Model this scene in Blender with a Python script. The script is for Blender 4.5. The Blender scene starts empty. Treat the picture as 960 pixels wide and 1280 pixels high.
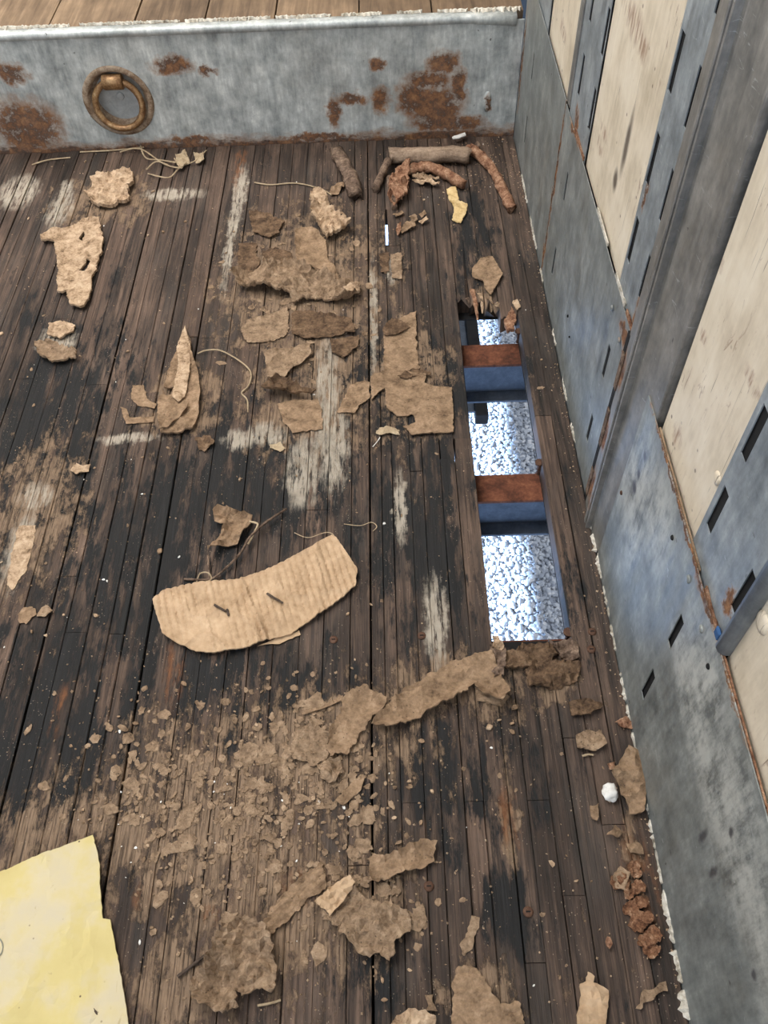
import bpy, bmesh, math, random
import numpy as np
from mathutils import Vector, noise, Matrix
from mathutils.geometry import delaunay_2d_cdt
random.seed(7)
S = bpy.context.scene
C = S.collection

# ---------------------------------------------------------------- camera
F, PITCH, YAW, ROLL = 1048.39, 0.9352, -0.0251, -0.0501
cp, sp, cy, sy = math.cos(PITCH), math.sin(PITCH), math.cos(YAW), math.sin(YAW)
fwd = Vector((sy*cp, cy*cp, -sp)); rt = Vector((cy, -sy, 0)); up = rt.cross(fwd)
r2 = math.cos(ROLL)*rt + math.sin(ROLL)*up
u2 = -math.sin(ROLL)*rt + math.cos(ROLL)*up
CAM = Vector((0, 0, 1))
cam = bpy.data.cameras.new('camera'); co = bpy.data.objects.new('camera', cam); C.objects.link(co)
co.matrix_world = Matrix(((r2.x, u2.x, -fwd.x, 0), (r2.y, u2.y, -fwd.y, 0), (r2.z, u2.z, -fwd.z, 1), (0, 0, 0, 1)))
cam.sensor_fit = 'VERTICAL'; cam.sensor_height = 36; cam.lens = F*36/1280
cam.clip_start = 0.01; cam.clip_end = 200
S.camera = co
def ray(u, v): return r2*((u-480)/F) + u2*((640-v)/F) + fwd
def fp(u, v, z=0.0):
    d = ray(u, v); t = (z-1)/d.z; p = CAM+d*t; return (p.x, p.y)

# ---------------------------------------------------------------- world, sun, roof light, exposure
w = bpy.data.worlds.new('sky'); S.world = w; w.use_nodes = True
bg = w.node_tree.nodes['Background']; bg.inputs[0].default_value = (0.93, 0.96, 1.0, 1); bg.inputs[1].default_value = 2.0
sun = bpy.data.lights.new('sun', 'SUN'); so = bpy.data.objects.new('sun', sun); C.objects.link(so)
sun.energy = 95; sun.angle = math.radians(.6); sun.color = (0.50, 0.70, 1.0)
el = math.radians(20.2)
so.rotation_euler = Vector((math.cos(el), 0.0, -math.sin(el))).to_track_quat('-Z', 'Y').to_euler()
so.location = (-6, 0, 6)
ar = bpy.data.lights.new('roof_light', 'AREA'); ao = bpy.data.objects.new('roof_light', ar); C.objects.link(ao)
ar.shape = 'RECTANGLE'; ar.size = 1.5; ar.size_y = 3.0; ar.energy = 125; ar.color = (1.0, 0.965, 0.92)
ao.location = (-1.1, 1.75, 2.52)
S.view_settings.view_transform = 'Standard'; S.view_settings.look = 'None'
S.view_settings.gamma = 1; S.view_settings.exposure = 0.0; S.view_settings.use_curve_mapping = False

# ---------------------------------------------------------------- constants of the place
XW = 0.2824      # right wall
YS = 1.758       # steel step
ZT = 0.2474      # raised deck
XL = -2.15       # left wall
ZG = -1.1        # ground

# ---------------------------------------------------------------- node helpers
class NT:
    def __init__(s, name):
        s.m = bpy.data.materials.new(name); s.m.use_nodes = True
        s.t = s.m.node_tree; s.n = s.t.nodes; s.b = s.n['Principled BSDF']
        s.pos = s.n.new('ShaderNodeNewGeometry').outputs['Position']
    def put(s, sock, v):
        if hasattr(v, 'is_output'): s.t.links.new(v, sock)
        elif isinstance(v, (tuple, list)) and len(v) == 3 and sock.type == 'RGBA': sock.default_value = (*v, 1)
        else: sock.default_value = v
    def math(s, op, a, b=0.0, clamp=False):
        n = s.n.new('ShaderNodeMath'); n.operation = op; n.use_clamp = clamp
        s.put(n.inputs[0], a); s.put(n.inputs[1], b); return n.outputs[0]
    def vmath(s, op, a, b=(0, 0, 0)):
        n = s.n.new('ShaderNodeVectorMath'); n.operation = op
        s.put(n.inputs[0], a); s.put(n.inputs[1], b)
        return n.outputs['Value'] if op in ('LENGTH', 'DOT_PRODUCT') else n.outputs[0]
    def noise(s, scale, detail=4, rough=.6, off=(0, 0, 0), vec=None, dist=0.0, color=False):
        v = s.vmath('MULTIPLY', s.pos if vec is None else vec, scale if isinstance(scale, tuple) else (scale,)*3)
        v = s.vmath('ADD', v, off)
        n = s.n.new('ShaderNodeTexNoise'); n.inputs['Scale'].default_value = 1
        n.inputs['Detail'].default_value = detail; n.inputs['Roughness'].default_value = rough
        n.inputs['Distortion'].default_value = dist
        s.t.links.new(v, n.inputs['Vector']); return n.outputs['Color' if color else 'Fac']
    def voro(s, scale, feature='F1', out='Distance', vec=None):
        v = s.vmath('MULTIPLY', s.pos if vec is None else vec, scale if isinstance(scale, tuple) else (scale,)*3)
        n = s.n.new('ShaderNodeTexVoronoi'); n.feature = feature; n.inputs['Scale'].default_value = 1
        s.t.links.new(v, n.inputs['Vector']); return n.outputs[out]
    def rng(s, v, a, b, c=0.0, d=1.0):
        n = s.n.new('ShaderNodeMapRange'); n.clamp = True
        s.put(n.inputs[0], v)
        for i, k in enumerate((a, b, c, d)): n.inputs[i+1].default_value = k
        return n.outputs[0]
    def mix(s, f, a, b, mode='MIX'):
        n = s.n.new('ShaderNodeMix'); n.data_type = 'RGBA'; n.blend_type = mode
        s.put(n.inputs[0], f); s.put(n.inputs[6], a); s.put(n.inputs[7], b); return n.outputs[2]
    def ramp(s, v, stops):
        n = s.n.new('ShaderNodeValToRGB'); e = n.color_ramp.elements
        e[0].position, e[0].color = stops[0][0], (*stops[0][1], 1)
        e[1].position, e[1].color = stops[-1][0], (*stops[-1][1], 1)
        for p, c in stops[1:-1]:
            k = e.new(p); k.color = (*c, 1)
        s.t.links.new(v, n.inputs[0]); return n.outputs[0]
    def spots(s, lst, soft=1.4, warp=.03, wscale=30., axes=(1, 1, 0)):
        """max over ellipses ((cx,cy,cz),(rx,ry,rz)) with noisy outline; 1 inside, 0 outside"""
        nz = s.noise(wscale, 4, .65, color=True)
        nz = s.vmath('MULTIPLY', s.vmath('SUBTRACT', nz, (.5, .5, .5)), (warp*2,)*3)
        p = s.vmath('MULTIPLY', s.vmath('ADD', s.pos, nz), axes)
        acc = None
        for c, r in lst:
            q = s.vmath('MULTIPLY', s.vmath('SUBTRACT', p, tuple(c[i]*axes[i] for i in range(3))), tuple((1/r[i] if axes[i] else 0.0) for i in range(3)))
            m = s.rng(s.vmath('LENGTH', q), soft, 0.5)
            acc = m if acc is None else s.math('MAXIMUM', acc, m)
        return acc
    def rand(s): return s.n.new('ShaderNodeObjectInfo').outputs['Random']
    def fin(s, col, rough=.8, bump=None, strength=.3, dist=.002, metal=0.0, spec=.3):
        s.put(s.b.inputs['Base Color'], col); s.put(s.b.inputs['Roughness'], rough); s.put(s.b.inputs['Metallic'], metal)
        s.b.inputs['Specular IOR Level'].default_value = spec
        if bump is not None:
            n = s.n.new('ShaderNodeBump'); n.inputs['Strength'].default_value = strength; n.inputs['Distance'].default_value = dist
            s.t.links.new(bump, n.inputs['Height']); s.t.links.new(n.outputs[0], s.b.inputs['Normal'])
        return s.m
def fspot(u, v, ru, rv):
    c = fp(u, v); a = fp(u+ru, v); b = fp(u, v-rv)
    return ((c[0], c[1], 0), (abs(a[0]-c[0]), abs(b[1]-c[1]), 1))

# ---------------------------------------------------------------- materials
def wsp(u, v, ru, rv):   # pixel on the right wall
    d = ray(u, v); c = CAM+d*(XW/d.x); d3 = ray(u, v+rv); g = CAM+d3*(XW/d3.x); d2 = ray(u+ru, v); e = CAM+d2*(XW/d2.x)
    return ((0, c.y, c.z), (1, max(.004, abs(e.y-c.y)), max(.006, abs(g.z-c.z))))
def mat_floor():
    t = NT('weathered_floor_wood'); rnd = t.rand()
    g1 = t.noise((110, 5, 6), 6, .65, dist=.4); g2 = t.noise((420, 14, 20), 5, .7)
    big = t.noise((9, 3.2, 3), 5, .62)
    gg = t.math('ADD', t.math('MULTIPLY', g1, .6), t.math('ADD', t.math('MULTIPLY', g2, .25), t.math('MULTIPLY', t.math('SUBTRACT', rnd, .5), .09)))
    gg = t.math('ADD', gg, t.math('MULTIPLY', t.math('SUBTRACT', big, .5), .45))
    col = t.ramp(gg, [(.27, (.012, .009, .007)), (.39, (.050, .034, .026)), (.49, (.112, .075, .055)), (.61, (.195, .132, .096)), (.74, (.33, .235, .17))])
    # grey weathering
    col = t.mix(t.rng(t.noise((16, 5, 3), 5, .6, (5, 2, 0)), .5, .68, 0, .4), col, (.075, .064, .055))
    # dark split grain
    dk = t.rng(t.noise((230, 4.5, 8), 5, .7, (6, 3, 1)), .54, .64, 0, .75)
    col = t.mix(dk, col, (.02, .014, .011))
    blot = t.rng(t.noise((22, 9, 4), 6, .7, (2, 8, 1)), .5, .64, 0, .55)
    col = t.mix(blot, col, (.038, .028, .022))
    # reddish strips
    col = t.mix(t.rng(rnd, .7, 1, 0, .2), col, (.12, .068, .045))
    # black mould in streaks along the boards, heavier where water lay
    mreg = t.spots([fspot(*a) for a in ((60, 520, 90, 130), (60, 900, 120, 130), (190, 700, 150, 140), (330, 590, 130, 90), (540, 650, 40, 130), (300, 860, 140, 60), (500, 660, 60, 80), (335, 1085, 18, 60), (460, 1230, 60, 50), (560, 960, 90, 80), (640, 1130, 30, 70), (590, 300, 30, 60), (700, 730, 30, 60), (520, 480, 140, 60))], 1.7, .05, 12)
    mn = t.noise((34, 7, 3), 7, .74, (3, 1, 0), dist=.15)
    mn2 = t.noise((90, 22, 3), 5, .7, (1, 7, 0))
    mm = t.math('ADD', t.math('MULTIPLY', mn, .7), t.math('MULTIPLY', mn2, .3))
    mold = t.rng(t.math('ADD', mm, t.math('MULTIPLY', mreg, .145)), .575, .64)
    col = t.mix(mold, col, (.013, .0125, .0125))
    # tan glue and paper residue rubbed into the wood
    treg = t.spots([fspot(*a) for a in ((250, 1020, 170, 110), (400, 930, 130, 70), (340, 1130, 130, 110), (560, 860, 110, 40), (380, 350, 110, 90), (390, 480, 80, 80), (510, 470, 50, 70), (60, 1040, 120, 60), (460, 1110, 60, 70), (640, 1000, 10, 70), (790, 1080, 14, 60), (230, 500, 50, 50), (130, 250, 60, 30), (600, 1240, 50, 40), (700, 850, 30, 20), (240, 1220, 80, 80), (40, 640, 60, 90), (620, 470, 20, 120))], 1.6, .05, 12)
    tn = t.noise((46, 20, 5), 8, .76, (9, 4, 0), dist=.15)
    tan = t.rng(t.math('ADD', tn, t.math('MULTIPLY', treg, .22)), .62, .70)
    tan = t.math('MULTIPLY', tan, t.rng(g2, .32, .5))
    tcol = t.mix(t.noise((70, 50, 5), 5, .7), (.11, .072, .046), (.42, .288, .185))
    col = t.mix(t.math('MULTIPLY', tan, .85), col, tcol)
    # worn pale paint
    wreg = t.spots([fspot(*a) for a in ((408, 500, 14, 75), (418, 560, 16, 50), (330, 543, 26, 14), (300, 550, 20, 12), (545, 775, 14, 50), (160, 548, 34, 6), (22, 690, 14, 42), (70, 428, 22, 16), (466, 390, 5, 60), (588, 420, 8, 22), (45, 620, 20, 16), (24, 240, 22, 18), (75, 262, 14, 20), (215, 243, 34, 7), (82, 240, 8, 14), (380, 590, 20, 40), (500, 635, 8, 40), (600, 520, 6, 50), (290, 290, 6, 60), (300, 240, 8, 30), (490, 340, 6, 14))], 1.5, .016, 45)
    wn = t.noise((150, 20, 5), 5, .7, (2, 2, 0))
    wp = t.rng(t.math('MULTIPLY', wreg, t.rng(wn, .36, .56)), .15, .7)
    col = t.mix(t.math('MULTIPLY', wp, .8), col, t.mix(t.noise(60, 4), (.30, .25, .19), (.55, .49, .40)))
    # orange raw rot
    oreg = t.spots([fspot(*a) for a in ((75, 885, 7, 30), (385, 1105, 30, 22), (178, 1120, 10, 14), (635, 1030, 12, 40), (218, 840, 12, 40), (300, 200, 6, 30), (800, 1100, 16, 60), (262, 1143, 10, 10))], 1.5, .012, 60)
    col = t.mix(t.math('MULTIPLY', oreg, t.rng(mn2, .45, .6, 0, .7)), col, (.22, .09, .036))
    # pale specks
    spk = t.rng(t.voro((260, 200, 60)), .16, .07)
    spk = t.math('MULTIPLY', spk, t.rng(t.noise((20, 14, 3), 3, .6, (4, 4, 0)), .5, .62))
    col = t.mix(t.math('MULTIPLY', spk, .8), col, (.42, .34, .25))
    h = t.math('ADD', t.math('MULTIPLY', g1, .8), t.math('ADD', t.math('MULTIPLY', g2, .5), t.math('ADD', t.math('MULTIPLY', tan, .6), t.math('MULTIPLY', mold, -.25))))
    return t.fin(col, t.rng(g1, .3, .7, .6, .82), h, .65, .004, spec=.28)

def mat_deck():
    t = NT('worn_deck_wood'); rnd = t.rand()
    g1 = t.noise((90, 5, 6), 6, .65, dist=.4); g2 = t.noise((10, 6, 6), 5, .6, (3, 3, 3))
    gg = t.math('ADD', t.math('MULTIPLY', g1, .5), t.math('ADD', t.math('MULTIPLY', g2, .5), t.math('MULTIPLY', t.math('SUBTRACT', rnd, .5), .22)))
    col = t.ramp(gg, [(.3, (.05, .033, .021)), (.44, (.115, .076, .047)), (.56, (.19, .128, .079)), (.74, (.36, .25, .155))])
    return t.fin(col, .7, g1, .4, .002)

def galv(name, tint=(1, 1, 1), rust=None, axes=(0, 1, 1), rustlow=None, pale=None, dirt=.35, marks=None):
    t = NT(name)
    sp1 = t.noise(22, 6, .7); st = t.noise((60, 60, 9), 5, .7, (1, 1, 1)); fine = t.noise((160, 160, 40), 4, .7)
    v = t.math('ADD', t.math('MULTIPLY', sp1, .5), t.math('ADD', t.math('MULTIPLY', st, .3), t.math('MULTIPLY', fine, .2)))
    col = t.ramp(v, [(.33, (.12*tint[0], .135*tint[1], .14*tint[2])), (.45, (.25*tint[0], .272*tint[1], .28*tint[2])), (.55, (.38*tint[0], .405*tint[1], .41*tint[2])), (.68, (.62*tint[0], .645*tint[1], .64*tint[2]))])
    col = t.mix(t.rng(t.noise(7, 6, .7, (8, 3, 5)), .5, .72, 0, dirt), col, (.17, .15, .115))
    scr = t.rng(t.noise((30, 30, 130), 3, .6, (4, 0, 2), dist=1.5), .67, .72, 0, .35)
    col = t.mix(scr, col, (.6, .62, .6))
    chip = t.rng(t.voro(38, vec=t.vmath('ADD', t.pos, t.vmath('MULTIPLY', t.noise(60, 3, .6, color=True), (.02,)*3))), .1, .06)
    chip = t.math('MULTIPLY', chip, t.rng(t.noise(11, 2, .5, (2, 9, 2)), .52, .58))
    col = t.mix(t.math('MULTIPLY', chip, .8), col, (.04, .036, .032))
    if pale:
        pm = t.spots(pale, 1.5, .02, 40, axes)
        col = t.mix(t.math('MULTIPLY', pm, t.rng(v, .42, .56, .05, .7)), col, (.58, .58, .53))
    if marks:
        mk = t.spots(marks, 1.25, .004, 60, axes)
        col = t.mix(t.math('MULTIPLY', mk, .85), col, (.06, .058, .066))
    met = .2; rg = t.rng(st, .3, .7, .38, .6)
    if rust:
        rm = t.spots(rust, 1.35, .022, 40, axes)
        rn = t.noise(55, 6, .75, (3, 5, 1))
        rm = t.rng(t.math('MULTIPLY', rm, t.rng(rn, .25, .55, .25, 1)), .12, .7)
        if rustlow is not None:
            z = t.n.new('ShaderNodeSeparateXYZ'); t.t.links.new(t.pos, z.inputs[0])
            lo = t.rng(t.math('ADD', z.outputs[2], t.math('MULTIPLY', t.math('SUBTRACT', t.noise((14, 14, 30), 5, .7), .5), .07)), rustlow, rustlow*.2)
            rm = t.math('MAXIMUM', rm, lo)
        rc = t.ramp(rn, [(.32, (.03, .013, .007)), (.45, (.085, .033, .012)), (.56, (.21, .085, .027)), (.72, (.38, .19, .075))])
        rc = t.mix(t.rng(rm, .25, .95), (.34, .17, .07), rc)
        col = t.mix(t.math('MULTIPLY', rm, .93), col, rc)
        rg = t.math('MAXIMUM', rg, t.math('MULTIPLY', rm, .85))
        met = t.math('MULTIPLY', t.math('SUBTRACT', 1.0, rm), .2)
    return t.fin(col, rg, v, .12, .001, met, .4)

def mat_ply():
    t = NT('cream_painted_plywood')
    a = t.noise((5, 14, 14), 5, .6); f = t.noise((20, 120, 18), 4, .65)
    col = t.ramp(t.math('ADD', t.math('MULTIPLY', a, .7), t.math('MULTIPLY', f, .3)), [(.3, (.47, .39, .28)), (.5, (.65, .56, .43)), (.7, (.75, .67, .54))])
    m = t.rng(t.noise((30, 70, 22), 5, .7, (3, 1, 6), dist=1.2), .60, .68)
    m = t.math('MULTIPLY', m, t.rng(t.noise(6, 2, .5, (1, 1, 4)), .46, .56))
    col = t.mix(t.math('MULTIPLY', m, .75), col, (.22, .13, .085))
    s = t.rng(t.noise((60, 220, 9), 3, .6, (3, 6, 1), dist=.7), .66, .70)
    col = t.mix(t.math('MULTIPLY', s, .7), col, (.09, .065, .05))
    sp_ = t.math('MULTIPLY', t.rng(t.voro(46), .12, .07), t.rng(t.noise(13, 2, .5, (7, 7, 7)), .53, .58))
    col = t.mix(t.math('MULTIPLY', sp_, .8), col, (.12, .085, .06))
    cr = t.spots([wsp(*a) for a in ((776, 180, 3, 62), (762, 225, 3, 22))], 1.3, .003, 60, (0, 1, 1))
    col = t.mix(t.math('MULTIPLY', cr, .85), col, (.05, .035, .028))
    bs = t.spots([wsp(*a) for a in ((785, 28, 22, 26), (795, 55, 10, 22), (742, 180, 8, 12), (698, 38, 5, 14), (748, 165, 6, 8), (838, 545, 8, 22), (948, 950, 5, 26), (932, 735, 5, 10), (930, 480, 20, 8), (870, 420, 6, 10), (890, 330, 5, 10))], 1.4, .012, 60, (0, 1, 1))
    col = t.mix(t.math('MULTIPLY', bs, t.rng(f, .44, .58, 0, .8)), col, (.25, .14, .09))
    return t.fin(col, .55, f, .15, .001, spec=.3)

def simple(name, stops, scale=40., rough=.85, bump=.4, dist=.002, aniso=(1, 1, 1), spec=.25, detail=6, metal=0.0, speck=None):
    t = NT(name)
    n = t.noise(tuple(scale*a for a in aniso), detail, .68, dist=.3); n2 = t.noise(scale*4.5, 4, .7, (3, 3, 3))
    v = t.math('ADD', t.math('MULTIPLY', n, .68), t.math('MULTIPLY', n2, .32))
    col = t.ramp(v, stops)
    if speck:
        sm = t.math('MULTIPLY', t.rng(t.voro(scale*3.2), .17, .09), t.rng(t.noise(scale*.5, 2, .5, (7, 2, 7)), .5, .57))
        col = t.mix(t.math('MULTIPLY', sm, .85), col, speck)
    return t.fin(col, rough, v, bump, dist, metal, spec)

M = {}
M['floor'] = mat_floor(); M['deck'] = mat_deck(); M['ply'] = mat_ply()
def rsp(u, v, ru, rv):   # pixel on the step's face
    d = ray(u, v); k = YS/d.y; c = CAM+d*k
    d2 = ray(u+ru, v); e = CAM+d2*(YS/d2.y); d3 = ray(u, v+rv); g = CAM+d3*(YS/d3.y)
    return ((c.x, 0, c.z), (abs(e.x-c.x), 1, abs(g.z-c.z)))
M['step'] = galv('galvanised_step', (1.42, 1.40, 1.35), [rsp(*a) for a in ((35, 160, 48, 36), (15, 92, 20, 14), (215, 82, 26, 12), (260, 90, 12, 6), (545, 135, 36, 30), (520, 125, 26, 24), (555, 80, 20, 16), (535, 100, 30, 10), (573, 110, 10, 26), (475, 125, 12, 16), (440, 125, 18, 8), (418, 140, 8, 20), (472, 80, 10, 9), (400, 172, 60, 5), (240, 175, 30, 6), (609, 127, 4, 12), (560, 155, 50, 10))], (1, 0, 1), rustlow=.026, dirt=.3)
wall_rust = [((0, .752, .275), (1, .012, .03)), ((0, .742, .17), (1, .01, .035)), ((0, .738, .06), (1, .01, .03)), ((0, 1.281, .2), (1, .006, .12)), ((0, 1.283, .05), (1, .006, .06)), ((0, .78, .298), (1, .02, .01)), ((0, 1.2, .318), (1, .04, .006)), ((0, .38, .322), (1, .04, .007)), ((0, .45, .323), (1, .2, .0035)), ((0, 1.742, .16), (1, .01, .1))]
pale = [((0, .60, .22), (1, .05, .07)), ((0, .53, .26), (1, .05, .05)), ((0, .33, .27), (1, .06, .05)), ((0, .36, .23), (1, .05, .03)), ((0, .28, .22), (1, .1, .03)), ((0, .2, .25), (1, .1, .05)), ((0, .1, .27), (1, .12, .05)), ((0, .22, .30), (1, .06, .015)), ((0, .56, .17), (1, .02, .04))]
M['scuff'] = galv('galvanised_scuff_plate', (.66, .655, .62), wall_rust, (0, 1, 1), None, pale, .35, [wsp(*a) for a in ((794, 609, 4, 14), (799, 592, 3, 11), (807, 570, 3, 9), (880, 1045, 4, 30), (893, 1090, 3, 26), (943, 1218, 4, 10), (915, 1040, 2, 6), (760, 440, 2, 3))])
M['rail'] = galv('galvanised_slotted_rail', (.78, .80, .82), [((0, 1.21, .335), (1, .014, .016)), ((0, .83, .45), (1, .004, .02)), ((0, .365, .36), (1, .006, .02)), ((0, .755, .33), (1, .015, .05))], (0, 1, 1), None, None, .15)
M['post'] = galv('dull_grey_post', (.60, .535, .48), [((0, .752, .275), (1, .03, .03)), ((0, .745, .16), (1, .03, .03)), ((0, .735, .05), (1, .03, .03))], (0, 1, 1), None, None, .6)
M['dark'] = simple('void_shade_steel', [(.3, (.006, .006, .007)), (.7, (.02, .019, .018))], 30, .9, .1)  # near-black: painted shade for gaps and slots, also plain dark steel
M['rust'] = simple('rusty_beam', [(.3, (.03, .012, .008)), (.45, (.085, .03, .016)), (.58, (.16, .058, .03)), (.75, (.24, .11, .06))], 38, .85, .4)
M['beam'] = simple('blue_grey_beam_steel', [(.3, (.045, .055, .07)), (.55, (.085, .10, .125)), (.75, (.13, .15, .18))], 40, .7, .2)
M['brass'] = simple('rusty_ring', [(.32, (.07, .033, .015)), (.44, (.2, .105, .046)), (.56, (.38, .235, .115)), (.72, (.62, .48, .29))], 70, .45, .3, .001, spec=.5, metal=.55)
M['pan'] = simple('ring_pan_steel', [(.3, (.25, .27, .27)), (.55, (.38, .40, .40)), (.75, (.5, .51, .5))], 50, .55, .1, spec=.4)
M['panrim'] = simple('ring_pan_rim', [(.32, (.08, .045, .026)), (.45, (.21, .14, .09)), (.57, (.38, .30, .22)), (.72, (.5, .47, .41))], 42, .6, .3, .001)
M['card'] = simple('tan_cardboard', [(.3, (.26, .165, .095)), (.46, (.43, .295, .18)), (.6, (.53, .375, .24)), (.78, (.62, .46, .31))], 26, .85, .25, .001, spec=.15)
M['pale'] = simple('pale_torn_fibre', [(.33, (.08, .05, .03)), (.42, (.27, .18, .11)), (.53, (.47, .335, .22)), (.7, (.64, .50, .36))], 55, .9, .9, .005, spec=.15, speck=(.05, .035, .025))
M['resid'] = simple('brown_paper_residue', [(.30, (.06, .04, .026)), (.40, (.17, .114, .072)), (.5, (.28, .192, .123)), (.6, (.38, .27, .177)), (.72, (.52, .39, .27))], 60, .9, 1.0, .006, spec=.12, speck=(.04, .03, .022))
M['resid2'] = simple('dull_brown_paper', [(.33, (.025, .017, .012)), (.44, (.085, .053, .033)), (.54, (.16, .101, .061)), (.7, (.29, .195, .123))], 55, .9, 1.0, .006, spec=.12)
M['resid3'] = simple('tan_paper_sheet', [(.31, (.06, .038, .024)), (.42, (.18, .118, .072)), (.54, (.295, .197, .122)), (.7, (.44, .31, .205))], 50, .9, .8, .004, spec=.12, speck=(.05, .037, .027))
M['barkred'] = simple('reddish_bark', [(.32, (.03, .013, .009)), (.42, (.16, .073, .042)), (.53, (.33, .18, .108)), (.68, (.58, .39, .26))], 75, .9, 1.0, .006, spec=.15)
M['barkgrey'] = simple('grey_brown_bark', [(.33, (.02, .013, .01)), (.43, (.09, .06, .043)), (.54, (.19, .13, .094)), (.7, (.40, .29, .2))], 60, .9, 1.0, .006, spec=.15)
M['yellow'] = None
M['foamyel'] = simple('yellow_crust', [(.3, (.30, .19, .07)), (.5, (.56, .40, .19)), (.7, (.74, .59, .34))], 50, .85, .5, .002)
M['white'] = simple('chalky_white', [(.3, (.5, .48, .44)), (.5, (.72, .70, .66)), (.7, (.85, .84, .8))], 60, .8, .5, .002)
M['caulk'] = simple('old_white_sealant', [(.3, (.10, .08, .055)), (.42, (.38, .34, .27)), (.55, (.62, .58, .5)), (.7, (.75, .72, .65))], 55, .8, .8, .003)
M['straw'] = simple('dry_straw', [(.3, (.24, .17, .1)), (.55, (.44, .34, .22)), (.75, (.56, .46, .33))], 90, .8, .2)
M['driftwood'] = simple('weathered_branch', [(.32, (.05, .034, .024)), (.43, (.18, .125, .088)), (.54, (.31, .225, .16)), (.7, (.48, .37, .27))], 50, .9, 1.0, .005, (.25, 1, 1), spec=.15)
M['twig'] = simple('dark_twig', [(.3, (.03, .02, .015)), (.55, (.085, .06, .045)), (.75, (.16, .12, .09))], 80, .85, .3)
M['fungus'] = simple('rust_brown_fungus', [(.34, (.05, .022, .012)), (.45, (.15, .066, .033)), (.55, (.27, .14, .077)), (.68, (.50, .34, .22))], 110, .8, 1.0, .004)
M['screw'] = simple('rusted_screw', [(.3, (.03, .014, .009)), (.55, (.1, .05, .03)), (.75, (.2, .12, .08))], 200, .7, .4, .0005)
M['gravel'] = None
def mat_yellow():
    t = NT('yellowed_paper')
    a = t.noise(9, 5, .6); b = t.noise(90, 5, .7)
    col = t.ramp(a, [(.32, (.53, .465, .345)), (.44, (.56, .48, .30)), (.54, (.56, .465, .205)), (.72, (.50, .405, .17))])
    st = t.rng(t.noise((50, 26, 5), 5, .7, (3, 2, 1), dist=1), .64, .7, 0, .5)
    col = t.mix(st, col, (.36, .27, .13))
    sp_ = t.math('MULTIPLY', t.rng(t.voro(70), .09, .05), t.rng(t.noise(16, 2, .5), .5, .56))
    col = t.mix(sp_, col, (.12, .08, .05))
    return t.fin(col, .7, t.math('ADD', b, t.math('MULTIPLY', a, 2.)), .2, .001, spec=.25)
M['yellow'] = mat_yellow()
def mat_gravel():
    t = NT('pale_gravel'); n = t.noise(60, 5, .7); c = t.voro(85, out='Color')
    g = t.n.new('ShaderNodeRGBToBW'); t.t.links.new(c, g.inputs[0])
    v = t.math('ADD', t.math('MULTIPLY', n, .4), t.math('MULTIPLY', g.outputs[0], .6))
    col = t.ramp(v, [(.2, (.13, .15, .19)), (.45, (.22, .245, .29)), (.6, (.29, .315, .355)), (.8, (.40, .41, .44))])
    return t.fin(col, .85, n, .3, .004)
M['gravel'] = mat_gravel()
M['mark'] = simple('grey_ink', [(.3, (.2, .2, .16)), (.7, (.32, .3, .24))], 90, .7, 0.05)

# ---------------------------------------------------------------- object helpers
def obj(name, me, mat=None, parent=None, loc=None):
    o = bpy.data.objects.new(name, me); C.objects.link(o)
    if mat is not None and me is not None and not me.materials: me.materials.append(mat)
    if parent is not None: o.parent = parent
    if loc is not None: o.location = loc
    return o
def tag(o, label, cat, group=None):
    o['label'] = label; o['category'] = cat
    if group: o['group'] = group
    return o
def struct(o, label=None):
    o['kind'] = 'structure'
    if label: o['label'] = label
    return o
def mesh(name, v, f, smooth=False):
    m = bpy.data.meshes.new(name); m.from_pydata([tuple(p) for p in v], [], f); m.update()
    if smooth: m.shade_smooth()
    return m
def bm_mesh(name, bm, smooth=False):
    bmesh.ops.recalc_face_normals(bm, faces=bm.faces)
    m = bpy.data.meshes.new(name); bm.to_mesh(m); bm.free()
    if smooth: m.shade_smooth()
    return m
def box(x0, x1, y0, y1, z0, z1, bevel=0.0, name='box'):
    bm = bmesh.new(); bmesh.ops.create_cube(bm, size=1)
    for v in bm.verts: v.co = Vector(((x0+x1)/2+v.co.x*(x1-x0), (y0+y1)/2+v.co.y*(y1-y0), (z0+z1)/2+v.co.z*(z1-z0)))
    if bevel: bmesh.ops.bevel(bm, geom=bm.edges[:], offset=bevel, segments=1, affect='EDGES')
    return bm_mesh(name, bm)
def tube(pts, radii, n=8, rough=0.0, flat=1.0, seed=0, caps=True, jag=0.0):
    """tube along a path; rough = radial noise, jag = ragged ends"""
    pts = [Vector(p) for p in pts]
    if not isinstance(radii, (list, tuple)): radii = [radii]*len(pts)
    V, Fc = [], []
    for i, p in enumerate(pts):
        d = (pts[min(i+1, len(pts)-1)]-pts[max(i-1, 0)]).normalized()
        s = d.cross(Vector((0, 0, 1)))
        s = Vector((1, 0, 0)) if s.length < 1e-4 else s.normalized()
        u = s.cross(d).normalized()
        end = i in (0, len(pts)-1)
        for k in range(n):
            a = 2*math.pi*k/n
            r = radii[i]*(1+rough*noise.noise(Vector((math.cos(a)*2+seed*3.1, math.sin(a)*2, i*.45+seed)))+rough*.5*noise.noise(Vector((math.cos(a)*6, math.sin(a)*6+seed, i*.25)))+rough*.5*noise.noise(Vector((seed*7.3, 0, i*.5))))
            q = p+s*math.cos(a)*r+u*math.sin(a)*r*flat
            if end and jag: q = q+d*(random.uniform(-1, 1)*jag*radii[i])
            V.append(q)
    m = len(pts)
    for i in range(m-1):
        for k in range(n):
            a = i*n+k; b = i*n+(k+1) % n
            Fc.append((a, b, b+n, a+n))
    if caps:
        Fc.append(tuple(range(n-1, -1, -1))); Fc.append(tuple((m-1)*n+k for k in range(n)))
    return V, Fc
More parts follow.
